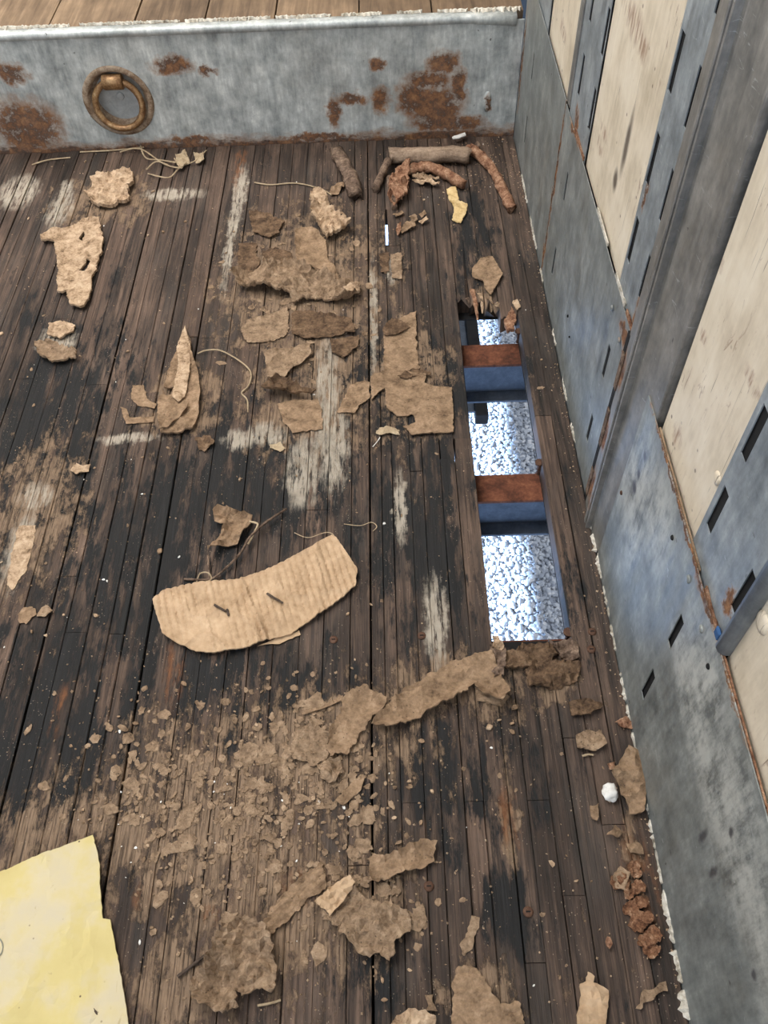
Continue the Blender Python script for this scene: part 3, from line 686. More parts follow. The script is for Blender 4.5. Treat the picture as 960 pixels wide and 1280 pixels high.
# ---- rest of the shell, out of view: left wall, roof, gravel ground
WLft = struct(obj('wall_left', box(XL-.05, XL, -1.6, 4.2, -.15, 2.6), M['rail']), 'left trailer wall')
struct(obj('ceiling', box(XL-.05, .342, -1.6, 4.2, 2.6, 2.63), M['white']), 'pale trailer roof')
struct(obj('wall_back', box(XL, .33, 4.2, 4.23, -.15, 2.6), M['ply']), 'front bulkhead of the trailer')
gr = obj('ground', mesh('ground', [(-15, -15, ZG), (15, -15, ZG), (15, 18, ZG), (-15, 18, ZG)], [(0, 1, 2, 3)]), M['gravel']); struct(gr, 'gravel yard under the trailer')
def pebbles():
    bm = bmesh.new(); bmesh.ops.create_icosphere(bm, subdivisions=2, radius=1); bm.verts.ensure_lookup_table()
    bv = np.array([v.co[:] for v in bm.verts]); bf = np.array([[v.index for v in f.verts] for f in bm.faces]); bm.free()
    g = np.random.default_rng(5); x = []
    s = .009
    xs, ys = np.meshgrid(np.arange(.15, .66, s), np.arange(.85, 2.45, s)); n = xs.size
    px = xs.ravel()+g.uniform(-.6, .6, n)*s; py = ys.ravel()+g.uniform(-.6, .6, n)*s
    sz = np.clip(g.lognormal(-5.12, .32, n), .0035, .013)
    th = g.uniform(0, 6.28, n); asp = g.uniform(.7, 1.35, n); hz = g.uniform(.35, .6, n)
    lum = 1+.14*np.sin(bv[:, 0]*3+1)*np.cos(bv[:, 1]*4)
    V = np.empty((n, len(bv), 3))
    vx = bv[None, :, 0]*(sz*asp)[:, None]*lum; vy = bv[None, :, 1]*(sz/asp)[:, None]*lum
    V[:, :, 0] = vx*np.cos(th)[:, None]-vy*np.sin(th)[:, None]+px[:, None]
    V[:, :, 1] = vx*np.sin(th)[:, None]+vy*np.cos(th)[:, None]+py[:, None]
    V[:, :, 2] = bv[None, :, 2]*(sz*hz)[:, None]+ZG+(sz*hz*.5+g.uniform(0, .003, n))[:, None]
    Fa = (bf[None]+(np.arange(n)*len(bv))[:, None, None]).reshape(-1, 3)
    m = bpy.data.meshes.new('gravel'); m.vertices.add(V.shape[0]*V.shape[1]); m.vertices.foreach_set('co', V.ravel())
    m.loops.add(Fa.size); m.loops.foreach_set('vertex_index', Fa.ravel()); m.polygons.add(len(Fa))
    m.polygons.foreach_set('loop_start', np.arange(0, Fa.size, 3)); m.polygons.foreach_set('loop_total', np.full(len(Fa), 3)); m.update(); m.validate(); m.shade_smooth()
    return m
pg = obj('gravel', pebbles(), M['gravel']); pg['kind'] = 'stuff'; tag(pg, 'sunlit blue-white gravel seen through the holes in the floor', 'gravel')

# ================================================================ FRAME UNDER THE FLOOR
def ibeam(yc, label, shadebits=True):
    r = bpy.data.objects.new('floor_beam', None); C.objects.link(r); r.location = (-.9, yc, -.131); r.empty_display_size = .1
    tag(r, label, 'beam', None)
    x0, x1 = -1.23, 1.19
    obj('top_flange', box(x0, x1, -.026, .027, .089, .095, .0008), M['rust'], r)
    obj('web', box(x0, x1, -.0025, .0025, .005, .089), M['beam'], r)
    obj('bottom_flange', box(x0, x1, -.0265, .0265, 0, .005, .0008), M['beam'], r)
    return r
ibeam(1.103, 'rusty steel cross beam between the smallest hole and the middle hole')
ibeam(.804, 'rusty steel cross beam between the middle hole and the largest hole')
ibeam(.512, 'rusty steel cross beam under the near broken end of the largest hole')
ibeam(1.402, 'steel cross beam under the floor beyond the splintered hole end, mostly hidden')
# hanging frame bar seen deep below
ex, ey = fp(603, 519, -.55); e2 = fp(594.5, 519, -.55); hw = abs(ex-e2[0])*.95
fb = bpy.data.objects.new('frame_bar', None); C.objects.link(fb); fb.location = (ex, ey, -.55)
tag(fb, 'dark steel frame bar running below the two farther floor holes', 'frame bar')
obj('tube', box(-hw, hw, .0, 1.6, -.035, 0, .002), M['dark'], fb)
obj('side_flange', box(-hw-.034, -hw+.002, .02, 1.6, -.012, -.006), M['beam'], fb)
for k in range(3): obj('hanger', box(-.006, .006, 1.0+.25*k, 1.04+.25*k, 0, .42), M['dark'], fb)
# screws left in the beam at the opening edge
for i, (u, v, zt) in enumerate(((648, 415, -.012), (674, 579, -.010), (710, 791, -.006))):
    x, y = fp(u, v, zt)
    s_ = bpy.data.objects.new('floor_screw', None); C.objects.link(s_); s_.location = (x, y, -.036); s_.empty_display_size = .01
    tag(s_, ('rusty screw standing bare beside the small splintered hole', 'rusty screw standing bare at the corner of the middle hole', 'rusty screw standing bare at the broken end of the largest hole')[i], 'screw')
    v_, f_ = tube([(0, 0, 0), (.001, 0, .012), (0, 0, .036+zt)], .0032, 8, .3); obj('shank', mesh('shank', v_, f_), M['screw'], s_)
    v_, f_ = tube([(0, 0, .034+zt), (0, 0, .036+zt), (0, 0, .039+zt)], [.003, .0066, .0066], 12); obj('head', mesh('head', v_, f_), M['screw'], s_)
# screw heads in the boards
for i, (u, v, lb) in enumerate(((417, 800, 'rusty screw head in the floor just off the torn cardboard strip'), (527, 795, 'rusty screw head in the floor beside the long white paint smear'), (536, 1108, 'rusty screw head at a board seam beside the torn tan paper'), (660, 1140, 'rusty screw head sunk in a dark rotted pit in the floor'), (739, 812, 'rusty screw head in the boards between hole and wall'), (740, 790, 'pale rusty screw head in the boards between hole and wall'))):
    x, y = fp(u, v); d_ = disc('screw_head', (x, y, .0008), .0058, 'screw', None, 'z', .0016); tag(d_, lb, 'screw')
    v_, f_ = tube([(-.0025, 0, .0017), (.0025, 0, .0017)], .0008, 6); obj('drive_slot', mesh('drive_slot', v_, f_), M['dark'], d_)

# ================================================================ DEBRIS
# -- torn corrugated cardboard strip
a1 = fp(300, 800); a0 = fp(275, 740)
cd = scrap('cardboard_strip', [(192, 752), (207, 741), (250, 733), (268, 731), (302, 727), (340, 714), (380, 694), (415, 673), (421, 676), (434, 695), (447, 715), (445, 735), (428, 750), (400, 770), (375, 788), (365, 795), (330, 804), (308, 813), (270, 820), (247, 818), (224, 808), (205, 795), (198, 775)], 'card', 'large curved strip of tan corrugated cardboard lying on the dark boards', 'cardboard', thick=.0022, z0=.002, rise=.006, freq=11, spacing=.0024, jag=.0008, curl=.003, corr=(.30, .0093, .0020, .15), seed=3, ridge=[(*fp(303, 727), *fp(335, 803), .004, .004), (*fp(250, 735), *fp(270, 815), .003, .004)])
for (u, v, du, dv) in ((344, 748, 10, 6), (275, 760, 7, 4), (285, 766, 1, 4)):
    stick('dark_sliver', [(u-du, v-dv, .0115), (u, v, .0125), (u+du, v+dv, .0115)], .0017, 'twig', 'tiny dark wood sliver lying on the cardboard strip', 'splinter', 'slivers on the cardboard strip', n=6)
scrap('cardboard_scrap', [(345, 800), (374, 789), (376, 794), (350, 806), (322, 808)], 'card', 'thin cardboard flap poking out from under the cardboard strip', 'cardboard', thick=.001, z0=.001, rise=.001, spacing=.005)
# -- yellow board
ys_ = scrap('yellow_sheet', [(-30, 1102), (0, 1092), (40, 1075), (80, 1060), (118, 1045), (122, 1062), (126, 1082), (128, 1110), (130, 1140), (131, 1149), (140, 1151), (145, 1175), (155, 1230), (165, 1290), (168, 1320), (-40, 1320)], 'yellow', 'yellowed stained paper sheet with a torn notch in one edge', 'paper', thick=.002, z0=.002, rise=.005, freq=9, spacing=.008, jag=.0009, seed=12, ridge=[(*fp(0, 1200), *fp(100, 1265), .002, .004), (*fp(116, 1150), *fp(118, 1280), .0015, .006), (*fp(0, 1165), *fp(60, 1190), .0015, .004)])
x, y = fp(118, 1267, .008); l0 = ys_.location
v_, f_, c_ = sheet([fp(p[0], p[1], .008) for p in ((112, 1262), (116, 1258), (122, 1264), (124, 1273), (117, 1277), (112, 1272))], .001, .0075, .001, spacing=.004, jag=.0005)
tag(obj('dirt_flake', mesh('dirt_flake', v_, f_), M['twig'], None, c_), 'small dark brown flake lying on the yellow sheet', 'flake')
P_ = []
for k in range(21):
    a = 2*math.pi*k/20; x, y = fp(-8+12*math.cos(a), 1184+14*math.sin(a), .007); P_.append((x-l0.x, y-l0.y, .0077))
v_, f_ = tube(P_, .0007, 5); obj('ring_mark', mesh('ring_mark', v_, f_), M['mark'], ys_)

# -- pale pieces, left
scrap('wood_fibre_piece', [(52, 297), (66, 292), (80, 292), (105, 280), (125, 278), (131, 300), (128, 320), (118, 350), (114, 380), (105, 388), (90, 387), (85, 370), (73, 368), (75, 340), (72, 320), (70, 306), (54, 306)], 'pale', 'pale torn fibreboard piece with dark holes pointing along the boards', 'wood scrap', thick=.004, z0=.002, rise=.006, freq=22, spacing=.005, jag=.003, curl=.008, seed=21, holes=[[fp(*p) for p in ((100, 303), (106, 294), (109, 299), (104, 306))], [fp(*p) for p in ((101, 343), (110, 328), (115, 330), (108, 343))]])
scrap('wood_fibre_piece', [(110, 250), (118, 240), (116, 228), (124, 222), (140, 224), (158, 216), (168, 222), (170, 234), (163, 238), (163, 256), (145, 261), (130, 264), (118, 258)], 'pale', 'thick crumbling pale wood chip on the boards in front of the lashing ring', 'wood scrap', thick=.007, z0=.002, rise=.010, freq=40, spacing=.005, jag=.004, curl=.005, seed=22)
scrap('wood_fibre_piece', [(62, 408), (78, 404), (96, 408), (92, 418), (76, 426), (62, 422)], 'pale', 'small pale chip beside the curled grey-brown flake', 'wood scrap', thick=.003, rise=.006, spacing=.005, jag=.003)
scrap('wood_fibre_piece', [(46, 432), (66, 428), (84, 440), (99, 446), (98, 452), (68, 458), (50, 448)], 'resid', 'curled grey-brown flake casting a dark shadow beside the small pale chip', 'wood scrap', thick=.003, rise=.010, spacing=.005, jag=.003, curl=.01)
# -- central sliver with folded paper
scrap('split_wood_sliver', [(233, 413), (239, 430), (241, 445), (249, 470), (252, 490), (250, 520), (243, 539), (228, 544), (203, 545), (198, 520), (199, 505), (205, 495), (212, 465), (222, 440)], 'resid3', 'pointed leaf-shaped tan wood sliver beside a curled white string', 'wood scrap', thick=.003, z0=.002, rise=.007, freq=25, spacing=.005, jag=.0015, curl=.006, seed=31, holes=[[fp(*p) for p in ((205, 490), (220, 486), (220, 494), (208, 498))]])
scrap('split_wood_sliver', [(233, 414), (240, 440), (239, 470), (234, 500), (226, 508), (217, 503), (220, 486), (225, 462), (223, 440)], 'pale', 'pale pinkish wood strip lying on the pointed tan sliver', 'wood scrap', thick=.002, z0=.009, rise=.003, freq=25, spacing=.005, jag=.0015, seed=33)
scrap('paper_scrap', [(203, 543), (214, 525), (232, 507), (238, 512), (228, 528), (212, 541)], 'resid3', 'folded brown paper tab on the pointed wood sliver', 'paper scrap', thick=.002, z0=.010, rise=.004, spacing=.005, jag=.001)
scrap('paper_scrap', [(166, 483), (180, 482), (184, 500), (196, 506), (194, 512), (172, 508), (164, 498)], 'resid3', 'tan paper patch stuck beside the pointed wood sliver', 'paper scrap', rise=.001, spacing=.006, jag=.002)
scrap('paper_scrap', [(151, 510), (158, 512), (162, 523), (193, 522), (193, 529), (158, 531)], 'resid3', 'narrow bent tan paper strip beside the pointed wood sliver', 'paper scrap', rise=.001, spacing=.006, jag=.0015)
stick('string', [(247, 442, .003), (258, 438, .006), (275, 438, .008), (295, 448, .008), (310, 460, .007), (314, 470, .006), (310, 483, .004), (302, 491, .003), (309, 500, .002), (310, 515, .002)], .0013, 'straw', 'curled pale string bending like a hook on the boards', 'string', n=6, rough=.1, jag=0, k=5)
stick('twig', [(230, 724, .003), (262, 724, .004), (280, 712, .008), (300, 692, .010), (312, 672, .012), (330, 655, .010), (358, 636, .006)], .0021, 'barkgrey', 'thin forked dry twig behind the cardboard strip', 'twig', n=7, rough=.25, jag=0, taper=(.8, .9))
stick('twig', [(310, 680, .01), (318, 665, .011), (322, 655, .013), (312, 652, .012)], .0016, 'straw', 'short pale side shoot lying against the forked twig', 'twig', n=6, rough=.2, jag=0)
stick('twig', [(262, 728, .003), (261, 710, .006), (260, 694, .008)], .0015, 'barkgrey', 'small upright twig between cardboard strip and dead leaf', 'twig', n=6, rough=.3)
stick('string', [(246, 727, .003), (250, 717, .005), (260, 716, .007), (264, 724, .006), (252, 729, .003)], .001, 'straw', 'little tangle of pale fibre beside the forked twig', 'string', n=5, rough=.1)
scrap('dead_leaf', [(268, 645), (275, 640), (318, 650), (310, 665), (298, 684), (280, 688), (262, 695), (270, 682), (282, 662), (270, 656)], 'resid3', 'folded dead brown leaf beside the forked twig', 'leaf', thick=.0012, z0=.003, rise=.014, freq=28, spacing=.005, jag=.001, curl=.01, seed=41)
stick('string', [(368, 666, .002), (385, 672, .003), (405, 666, .004), (415, 667, .004), (420, 674, .003)], .0006, 'straw', 'fine pale thread touching the end of the cardboard strip', 'thread', n=5, jag=0)
stick('string', [(430, 655, .002), (450, 657, .003), (464, 653, .003), (471, 658, .003), (466, 664, .002)], .0006, 'straw', 'fine pale thread curling across a board seam', 'thread', n=5, jag=0)

# -- crumpled brown paper in the middle
Z = lambda pts: zz(300, 280, 5.333, pts)
PG = None
scrap('paper_scrap', Z([(-30, 380), (40, 360), (100, 340), (200, 310), (300, 290), (400, 300), (500, 340), (560, 370), (660, 420), (720, 400), (800, 420), (810, 490), (740, 530), (650, 555), (560, 530), (460, 520), (360, 545), (330, 500), (250, 490), (160, 470), (40, 460), (-20, 440)]), 'resid', 'large crumpled ridge of brown paper across the middle boards', 'paper scrap', thick=.003, z0=.002, rise=.014, freq=26, spacing=.005, jag=.004, curl=.02, seed=51)
scrap('paper_scrap', Z([(370, 60), (480, 40), (575, 130), (585, 240), (640, 330), (668, 400), (620, 400), (560, 370), (510, 345), (440, 310), (385, 300), (375, 200)]), 'resid3', 'tan paper tongue with a curled tip on the step side of the crumpled ridge', 'paper scrap', thick=.002, z0=.001, rise=.004, freq=24, spacing=.006, jag=.002, curl=.014, seed=52)
scrap('paper_scrap', Z([(-10, 140), (115, 140), (112, 230), (135, 245), (110, 330), (30, 350), (-15, 360)]), 'resid2', 'flat brown paper patch at the ridge end away from the holes', 'paper scrap', rise=.002, spacing=.007, jag=.003, seed=53)
scrap('paper_scrap', Z([(150, 190), (250, 160), (340, 200), (360, 300), (280, 330), (180, 330)]), 'resid2', 'flat brown paper patch between the tan tongue and the ridge', 'paper scrap', rise=.002, spacing=.007, jag=.004, seed=54)
scrap('paper_scrap', Z([(60, -80), (200, -60), (300, 0), (240, 95), (190, 105), (90, 60)]), 'resid2', 'dull brown paper patch between crumpled ridge and bark, closest to the step', 'paper scrap', rise=.003, spacing=.007, jag=.004, seed=55, curl=.005)
scrap('paper_scrap', Z([(15, 700), (40, 650), (150, 620), (240, 600), (325, 565), (330, 700), (300, 760), (200, 790), (60, 800), (15, 770)]), 'resid', 'tan-brown paper patch between the crumpled ridge and the tan paper curl', 'paper scrap', rise=.003, spacing=.007, jag=.003, seed=56)
scrap('paper_scrap', Z([(345, 600), (450, 590), (560, 605), (740, 640), (765, 740), (640, 760), (540, 775), (430, 775), (350, 740)]), 'resid2', 'wide dark brown paper patch between the crumpled ridge and the white paint smear', 'paper scrap', rise=.004, spacing=.007, jag=.003, curl=.005, seed=57)
scrap('paper_scrap', Z([(600, 785), (700, 770), (795, 760), (785, 830), (690, 908), (620, 870)]), 'resid2', 'small rounded brown paper tab between the wide dark patch and a seam', 'paper scrap', rise=.004, spacing=.006, jag=.002, curl=.006, seed=58)
scrap('paper_scrap', Z([(690, 470), (740, 435), (800, 480), (790, 500), (740, 505)]), 'pale', 'small bright paper chip lying on the end of the crumpled ridge', 'paper scrap', z0=.013, rise=.003, spacing=.005, jag=.001, seed=59)
Z5 = lambda pts: zz(300, 300, 3, pts)
scrap('paper_scrap', Z5([(105, 520), (95, 440), (130, 420), (190, 410), (262, 395), (272, 440), (235, 470), (200, 485), (170, 528)]), 'resid', 'tan paper curl touching the dark folded flap', 'paper scrap', rise=.005, spacing=.006, jag=.002, curl=.006, seed=60)
scrap('paper_scrap', Z5([(85, 575), (140, 528), (200, 550), (235, 578), (285, 585), (275, 598), (180, 597), (110, 590)]), 'resid2', 'dark folded flap of brown paper standing up off the boards', 'paper scrap', thick=.002, z0=.003, rise=.016, freq=20, spacing=.006, jag=.001, curl=.014, seed=61)
scrap('paper_scrap', Z5([(140, 620), (200, 605), (290, 600), (308, 640), (310, 715), (200, 727), (160, 680)]), 'resid3', 'square tan paper patch between the dark folded flap and white paint', 'paper scrap', rise=.002, spacing=.007, jag=.002, seed=62)
scrap('paper_scrap', Z5([(415, 545), (470, 530), (485, 540), (485, 600), (450, 625), (430, 655), (365, 650), (390, 600)]), 'resid3', 'tan paper scrap between the white paint smear and the long board seam', 'paper scrap', rise=.003, spacing=.006, jag=.002, seed=63)
scrap('paper_scrap', Z5([(540, 345), (600, 300), (660, 275), (662, 400), (672, 490), (620, 500), (700, 510), (690, 545), (740, 555), (795, 560), (800, 725), (640, 738), (612, 705), (660, 690), (650, 660), (590, 668), (550, 640), (545, 560), (492, 605), (490, 520), (540, 500), (540, 450)]), 'resid3', 'long torn tan cardboard layer glued beside the middle floor hole', 'cardboard', thick=.0018, z0=.001, rise=.002, freq=26, spacing=.005, jag=.002, curl=.003, corr=(1.57, .008, .0011, .1), seed=64)
scrap('paper_scrap', Z5([(535, 345), (570, 310), (620, 325), (640, 340), (590, 365), (545, 370)]), 'resid2', 'curled lip on the step end of the glued cardboard layer', 'paper scrap', z0=.003, rise=.006, spacing=.006, jag=.002, curl=.006, seed=65)
scrap('paper_scrap', Z5([(590, 520), (620, 500), (660, 490), (710, 500), (715, 515), (660, 520), (620, 530)]), 'resid2', 'crumbly brown lump across the glued cardboard layer', 'paper scrap', z0=.003, rise=.006, spacing=.006, jag=.003, seed=66)
scrap('paper_scrap', Z5([(565, 60), (605, 55), (608, 150), (570, 150)]), 'resid', 'narrow ribbed paper strip between daylight slit and glued cardboard layer', 'paper scrap', rise=.001, spacing=.005, jag=.0015, corr=(1.57, .012, .003, .3), seed=67)
scrap('paper_scrap', Z5([(520, 60), (558, 50), (560, 120), (530, 125)]), 'resid2', 'narrow smooth brown paper strip beside the ribbed strip', 'paper scrap', rise=.003, spacing=.006, jag=.002, seed=68)
scrap('cobweb_scrap', Z5([(512, 722), (550, 705), (598, 718), (600, 735), (560, 730), (525, 735)]), 'straw', 'pale torn fibrous scrap at the foot of the glued cardboard layer', 'fibre scrap', thick=.0006, rise=.004, spacing=.005, jag=.003)
stick('string', Z5([(525, 740), (515, 755), (498, 775)]), .0007, 'white', 'thin white shred hanging from the torn fibrous scrap', 'thread', n=5, jag=0)
scrap('paper_scrap', Z5([(870, 110), (900, 75), (945, 70), (985, 130), (960, 180), (940, 210), (920, 190), (910, 160), (870, 145)]), 'resid3', 'flat tan bark flake at the head of the smallest hole', 'bark flake', thick=.002, z0=.001, rise=.003, spacing=.006, jag=.0015, seed=69)
# splinters at the head of the opening
for i, (u0, v0, u1, v1, r_, mt) in enumerate(((590, 362, 597, 400, .006, 'barkred'), (600, 368, 603, 392, .005, 'pale'), (612, 374, 614, 390, .006, 'resid'), (620, 380, 624, 388, .006, 'pale'), (584, 374, 588, 386, .004, 'barkgrey'))):
    stick('wood_splinter', [(u0, v0, -.004), ((u0+u1)/2+1, (v0+v1)/2, -.008), (u1, v1, -.016)], r_, mt, ('long reddish splinter hanging into the smallest hole', 'pale splinter hanging into the smallest hole', 'stubby brown splinter at the smallest hole', 'short pale splinter at the corner of the smallest hole', 'short dark splinter hanging into the smallest hole')[i], 'splinter', 'splinters at the smallest hole', n=6, rough=.6, jag=.8, taper=(1, .3), seed=i)
scrap('wood_chip', [(640, 380), (646, 376), (651, 384), (646, 390)], 'pale', 'pale chip on the boards between the smallest hole and the wall', 'wood chip', rise=.005, spacing=.004)
scrap('wood_scrap', [(630, 400), (640, 384), (645, 395), (642, 412), (634, 414)], 'barkred', 'reddish rotten stub at the wall side of the smallest hole', 'wood chip', thick=.006, z0=-.008, rise=.006, spacing=.005)
# rotten stubs at the near end of the opening
for i, (pts, mt) in enumerate((([(612, 806), (622, 803), (632, 815), (628, 845), (618, 850), (612, 830)], 'barkgrey'), ([(632, 814), (660, 808), (690, 806), (700, 818), (680, 832), (650, 838), (632, 836)], 'resid2'), ([(655, 838), (690, 830), (725, 832), (722, 852), (695, 862), (660, 858)], 'resid2'), ([(690, 806), (705, 800), (722, 806), (724, 826), (704, 828)], 'barkgrey'), ([(615, 800), (622, 800), (630, 812), (624, 818), (616, 812)], 'pale'))):
    scrap('rotten_wood_chunk', pts, mt, ('dark rotten chunk where the wrinkled sheet meets the largest hole', 'crumbling brown chunk at the near end of the largest hole', 'flat brown rotten chunk covering the broken board ends', 'dark rotten chunk beside the bare screw of the largest hole', 'small pale chip on the near corner of the largest hole')[i], 'wood chunk', 'rot at the near hole end', thick=.005, z0=-.004 if i < 4 else .001, rise=.010, freq=45, spacing=.005, jag=.003, seed=70+i)

# -- sticks and bark by the step
T = lambda pts: [(400+p[0]/3.692, 160+p[1]/3.692) + tuple(p[2:]) for p in pts]
stick('bark_stick', T([(325, 128, .017), (420, 128, .017), (560, 126, .017), (690, 128, .016)]), .0165, 'driftwood', 'thick straight grey-brown branch lying against the step', 'branch', n=14, rough=.35, flat=.95, jag=.35, seed=2)
stick('bark_stick', T([(75, 105, .011), (110, 170, .013), (145, 240, .013), (160, 310, .011)]), .0155, 'barkgrey', 'thick dark curved bark piece apart from the other branches', 'branch', n=12, rough=.3, flat=.7, jag=.7, seed=5)
stick('bark_stick', T([(320, 145, .02), (295, 190, .014), (270, 245, .009), (255, 285, .006)]), .008, 'barkgrey', 'short crooked branch leaning off the end of the thick branch', 'branch', n=10, rough=.4, jag=.5, seed=6)
stick('bark_stick', T([(385, 200, .012), (440, 185, .013), (500, 180, .013), (570, 205, .012), (620, 235, .012), (660, 262, .010)]), .0105, 'barkred', 'reddish bent bark stick in front of the thick branch', 'branch', n=10, rough=.45, jag=.5, seed=7)
stick('bark_stick', T([(685, 92, .016), (735, 125, .014), (785, 175, .012), (820, 235, .011), (850, 300, .010), (885, 372, .009)]), .0105, 'barkred', 'long reddish stick slanting along the boards near the wall', 'branch', n=10, rough=.4, jag=.5, seed=8)
stick('bark_stick', T([(725, 70, .01), (730, 85, .02), (722, 105, .012)]), .005, 'barkgrey', 'small stub at the step end of the slanting reddish stick', 'branch', n=8, rough=.4, seed=9)
stick('bark_stick', T([(320, 230, .006), (330, 290, .008), (345, 370, .005)]), .006, 'barkgrey', 'thin dark bark strip beside the upright reddish bark', 'branch', n=8, rough=.4, seed=19)
scrap('bark_piece', T([(360, 215), (412, 212), (408, 310), (392, 345), (345, 382), (312, 330), (330, 260)]), 'barkred', 'curled reddish bark piece between the branches and the daylight slit', 'bark', thick=.004, z0=.003, rise=.022, freq=26, spacing=.006, jag=.004, curl=.01, seed=81)
scrap('bark_piece', zz(320, 0, 2.667, [(180, 690), (200, 655), (225, 665), (250, 710), (290, 745), (320, 770), (280, 790), (240, 815), (215, 790), (195, 740)]), 'pale', 'broken fibrous wood end with ragged pale tip', 'wood scrap', thick=.006, z0=.002, rise=.016, freq=30, spacing=.006, jag=.004, curl=.006, corr=(.35, .011, .003, .4), seed=82)
scrap('dead_leaf', T([(45, 305), (75, 270), (110, 260), (112, 285), (80, 315), (55, 320)]), 'resid3', 'small curled leaf beside the dark curved bark piece', 'leaf', thick=.001, rise=.01, spacing=.005, jag=.001, seed=83)
for i, (pts, lb) in enumerate((([(425, 235), (470, 222), (545, 240), (550, 255), (480, 258), (430, 250)], 'curled dry leaf tucked beside the bent reddish stick'), ([(425, 262), (470, 252), (552, 268), (548, 278), (470, 276)], 'narrow pale leaf beside the bent reddish stick'), ([(335, 415), (380, 395), (390, 405), (350, 425)], 'narrow leaf fragment beside the daylight slit'), ([(370, 485), (400, 450), (435, 448), (442, 462), (410, 480), (378, 498)], 'larger rounded leaf fragment in the litter by the daylight slit'), ([(350, 480), (362, 450), (375, 450), (370, 500), (358, 508)], 'reddish leaf fragment beside the end of the daylight slit'), ([(410, 425), (445, 415), (450, 440), (425, 445)], 'small brown leaf fragment in the litter by the daylight slit'), ([(455, 440), (490, 430), (500, 440), (470, 455)], 'pale thin leaf fragment in the litter by the daylight slit'), ([(455, 415), (480, 400), (492, 412), (470, 428)], 'pinkish leaf fragment in the litter by the daylight slit'))):
    scrap('dead_leaf', T(pts), ('resid', 'pale', 'resid3', 'resid3', 'barkred', 'resid', 'pale', 'resid3')[i], lb, 'leaf', 'leaf litter by the slit', thick=.0008, z0=.002, rise=.008, freq=40, spacing=.005, jag=.001, curl=.006, seed=84+i)
scrap('yellow_crust', T([(585, 295), (605, 280), (625, 280), (640, 345), (680, 355), (675, 395), (650, 445), (610, 430), (620, 385), (595, 340)]), 'foamyel', 'pale yellow crusty flake beside the slanting and bent reddish sticks', 'flake', thick=.002, rise=.004, spacing=.005, jag=.002, seed=95)
scrap('plastic_chip', T([(608, 70), (640, 58), (668, 50), (672, 64), (640, 74), (612, 78)]), 'white', 'bright white plastic chip behind the thick branch', 'plastic chip', thick=.002, z0=.012, rise=.002, spacing=.005, jag=.0008)
# dry grass tuft and straws
for i, (pts, r_) in enumerate((([(150, 190), (175, 186), (205, 205), (225, 210)], .0016), ([(175, 180), (182, 197), (200, 200), (220, 203)], .0016), ([(183, 212), (195, 202), (210, 206)], .0014), ([(185, 217), (210, 222), (222, 212), (232, 203)], .0014), ([(258, 188), (245, 200), (235, 205)], .0014), ([(218, 198), (226, 210), (230, 205)], .0014))):
    stick('dry_grass_stem', [(p[0], p[1], .004+.006*(k % 2)) for k, p in enumerate(pts)], r_, 'straw', 'dry branching grass stem in the tuft below the step', 'grass stem', 'dry grass tuft', n=5, rough=.2, jag=0)
for i, (pts, lb) in enumerate((([(220, 198), (232, 190), (238, 205), (228, 215), (222, 208)], 'papery husk in the middle of the dry grass tuft'), ([(243, 196), (255, 195), (257, 205), (246, 208)], 'papery husk at the outer tip of the dry grass tuft'))):
    scrap('dry_husk', pts, 'straw', lb, 'husk', thick=.0008, rise=.012, z0=.002, spacing=.005, jag=.001, seed=130+i)
stick('straw', [(318, 228), (338, 231), (370, 229), (400, 236), (415, 244)], .0014, 'straw', 'long pale bent straw pointing at the small curled leaf', 'straw', n=6, rough=.1, jag=0)
stick('straw', [(40, 206), (60, 200), (88, 197)], .0015, 'straw', 'pale straw lying below the step near the worn paint', 'straw', n=6, rough=.1, jag=0)
stick('straw', [(100, 190), (140, 188), (180, 184)], .0016, 'straw', 'pale straw lying along the foot of the step', 'straw', n=6, rough=.1, jag=0)
stick('straw', [(322, 1257), (338, 1254), (351, 1250)], .0013, 'straw', 'short pale straw beside the rotted paper heap', 'straw', n=6, rough=.1, jag=0)
stick('twig', [(222, 1221), (240, 1207), (258, 1193), (274, 1180)], .0018, 'twig', 'thin straight dark twig beside the rotted paper heap', 'twig', n=6, rough=.2, jag=0)
stick('straw', [(728, 945), (736, 943), (742, 944)], .0012, 'straw', 'tiny pale straw beside the crumpled leaf scraps', 'straw', n=5, jag=0)

# -- diagonal torn sheet below the holes
Z8 = lambda pts: zz(380, 760, 3, pts)
scrap('paper_sheet', Z8([(250, 445), (290, 400), (330, 350), (420, 290), (480, 255), (560, 210), (640, 185), (705, 170), (720, 215), (770, 330), (740, 372), (660, 335), (640, 300), (560, 360), (450, 410), (380, 442), (300, 458)]), 'resid3', 'large torn tan paper sheet wrinkled diagonally at the end of the largest hole', 'paper sheet', thick=.002, z0=.0015, rise=.006, freq=18, spacing=.0055, jag=.003, curl=.018, corr=(2.05, .022, .002, .2), seed=101)
scrap('paper_sheet', Z8([(150, 325), (235, 300), (320, 345), (290, 395), (245, 440), (170, 545), (100, 565), (90, 480), (130, 400)]), 'resid3', 'tan paper sheet crossing the long board seam beside the wrinkled sheet', 'paper sheet', thick=.002, rise=.005, freq=26, spacing=.006, jag=.004, curl=.012, seed=102)
scrap('paper_sheet', Z8([(-10, 395), (70, 370), (145, 330), (150, 345), (80, 380), (-5, 405)]), 'resid3', 'thin tan paper strip trailing toward the cardboard strip', 'paper scrap', rise=.003, spacing=.006, jag=.001, seed=103)
scrap('paper_scrap', Z8([(640, 300), (700, 300), (770, 335), (740, 372), (650, 350)]), 'resid', 'darker paper corner under the wrinkled tan sheet', 'paper scrap', rise=.002, spacing=.006, jag=.002, seed=104)
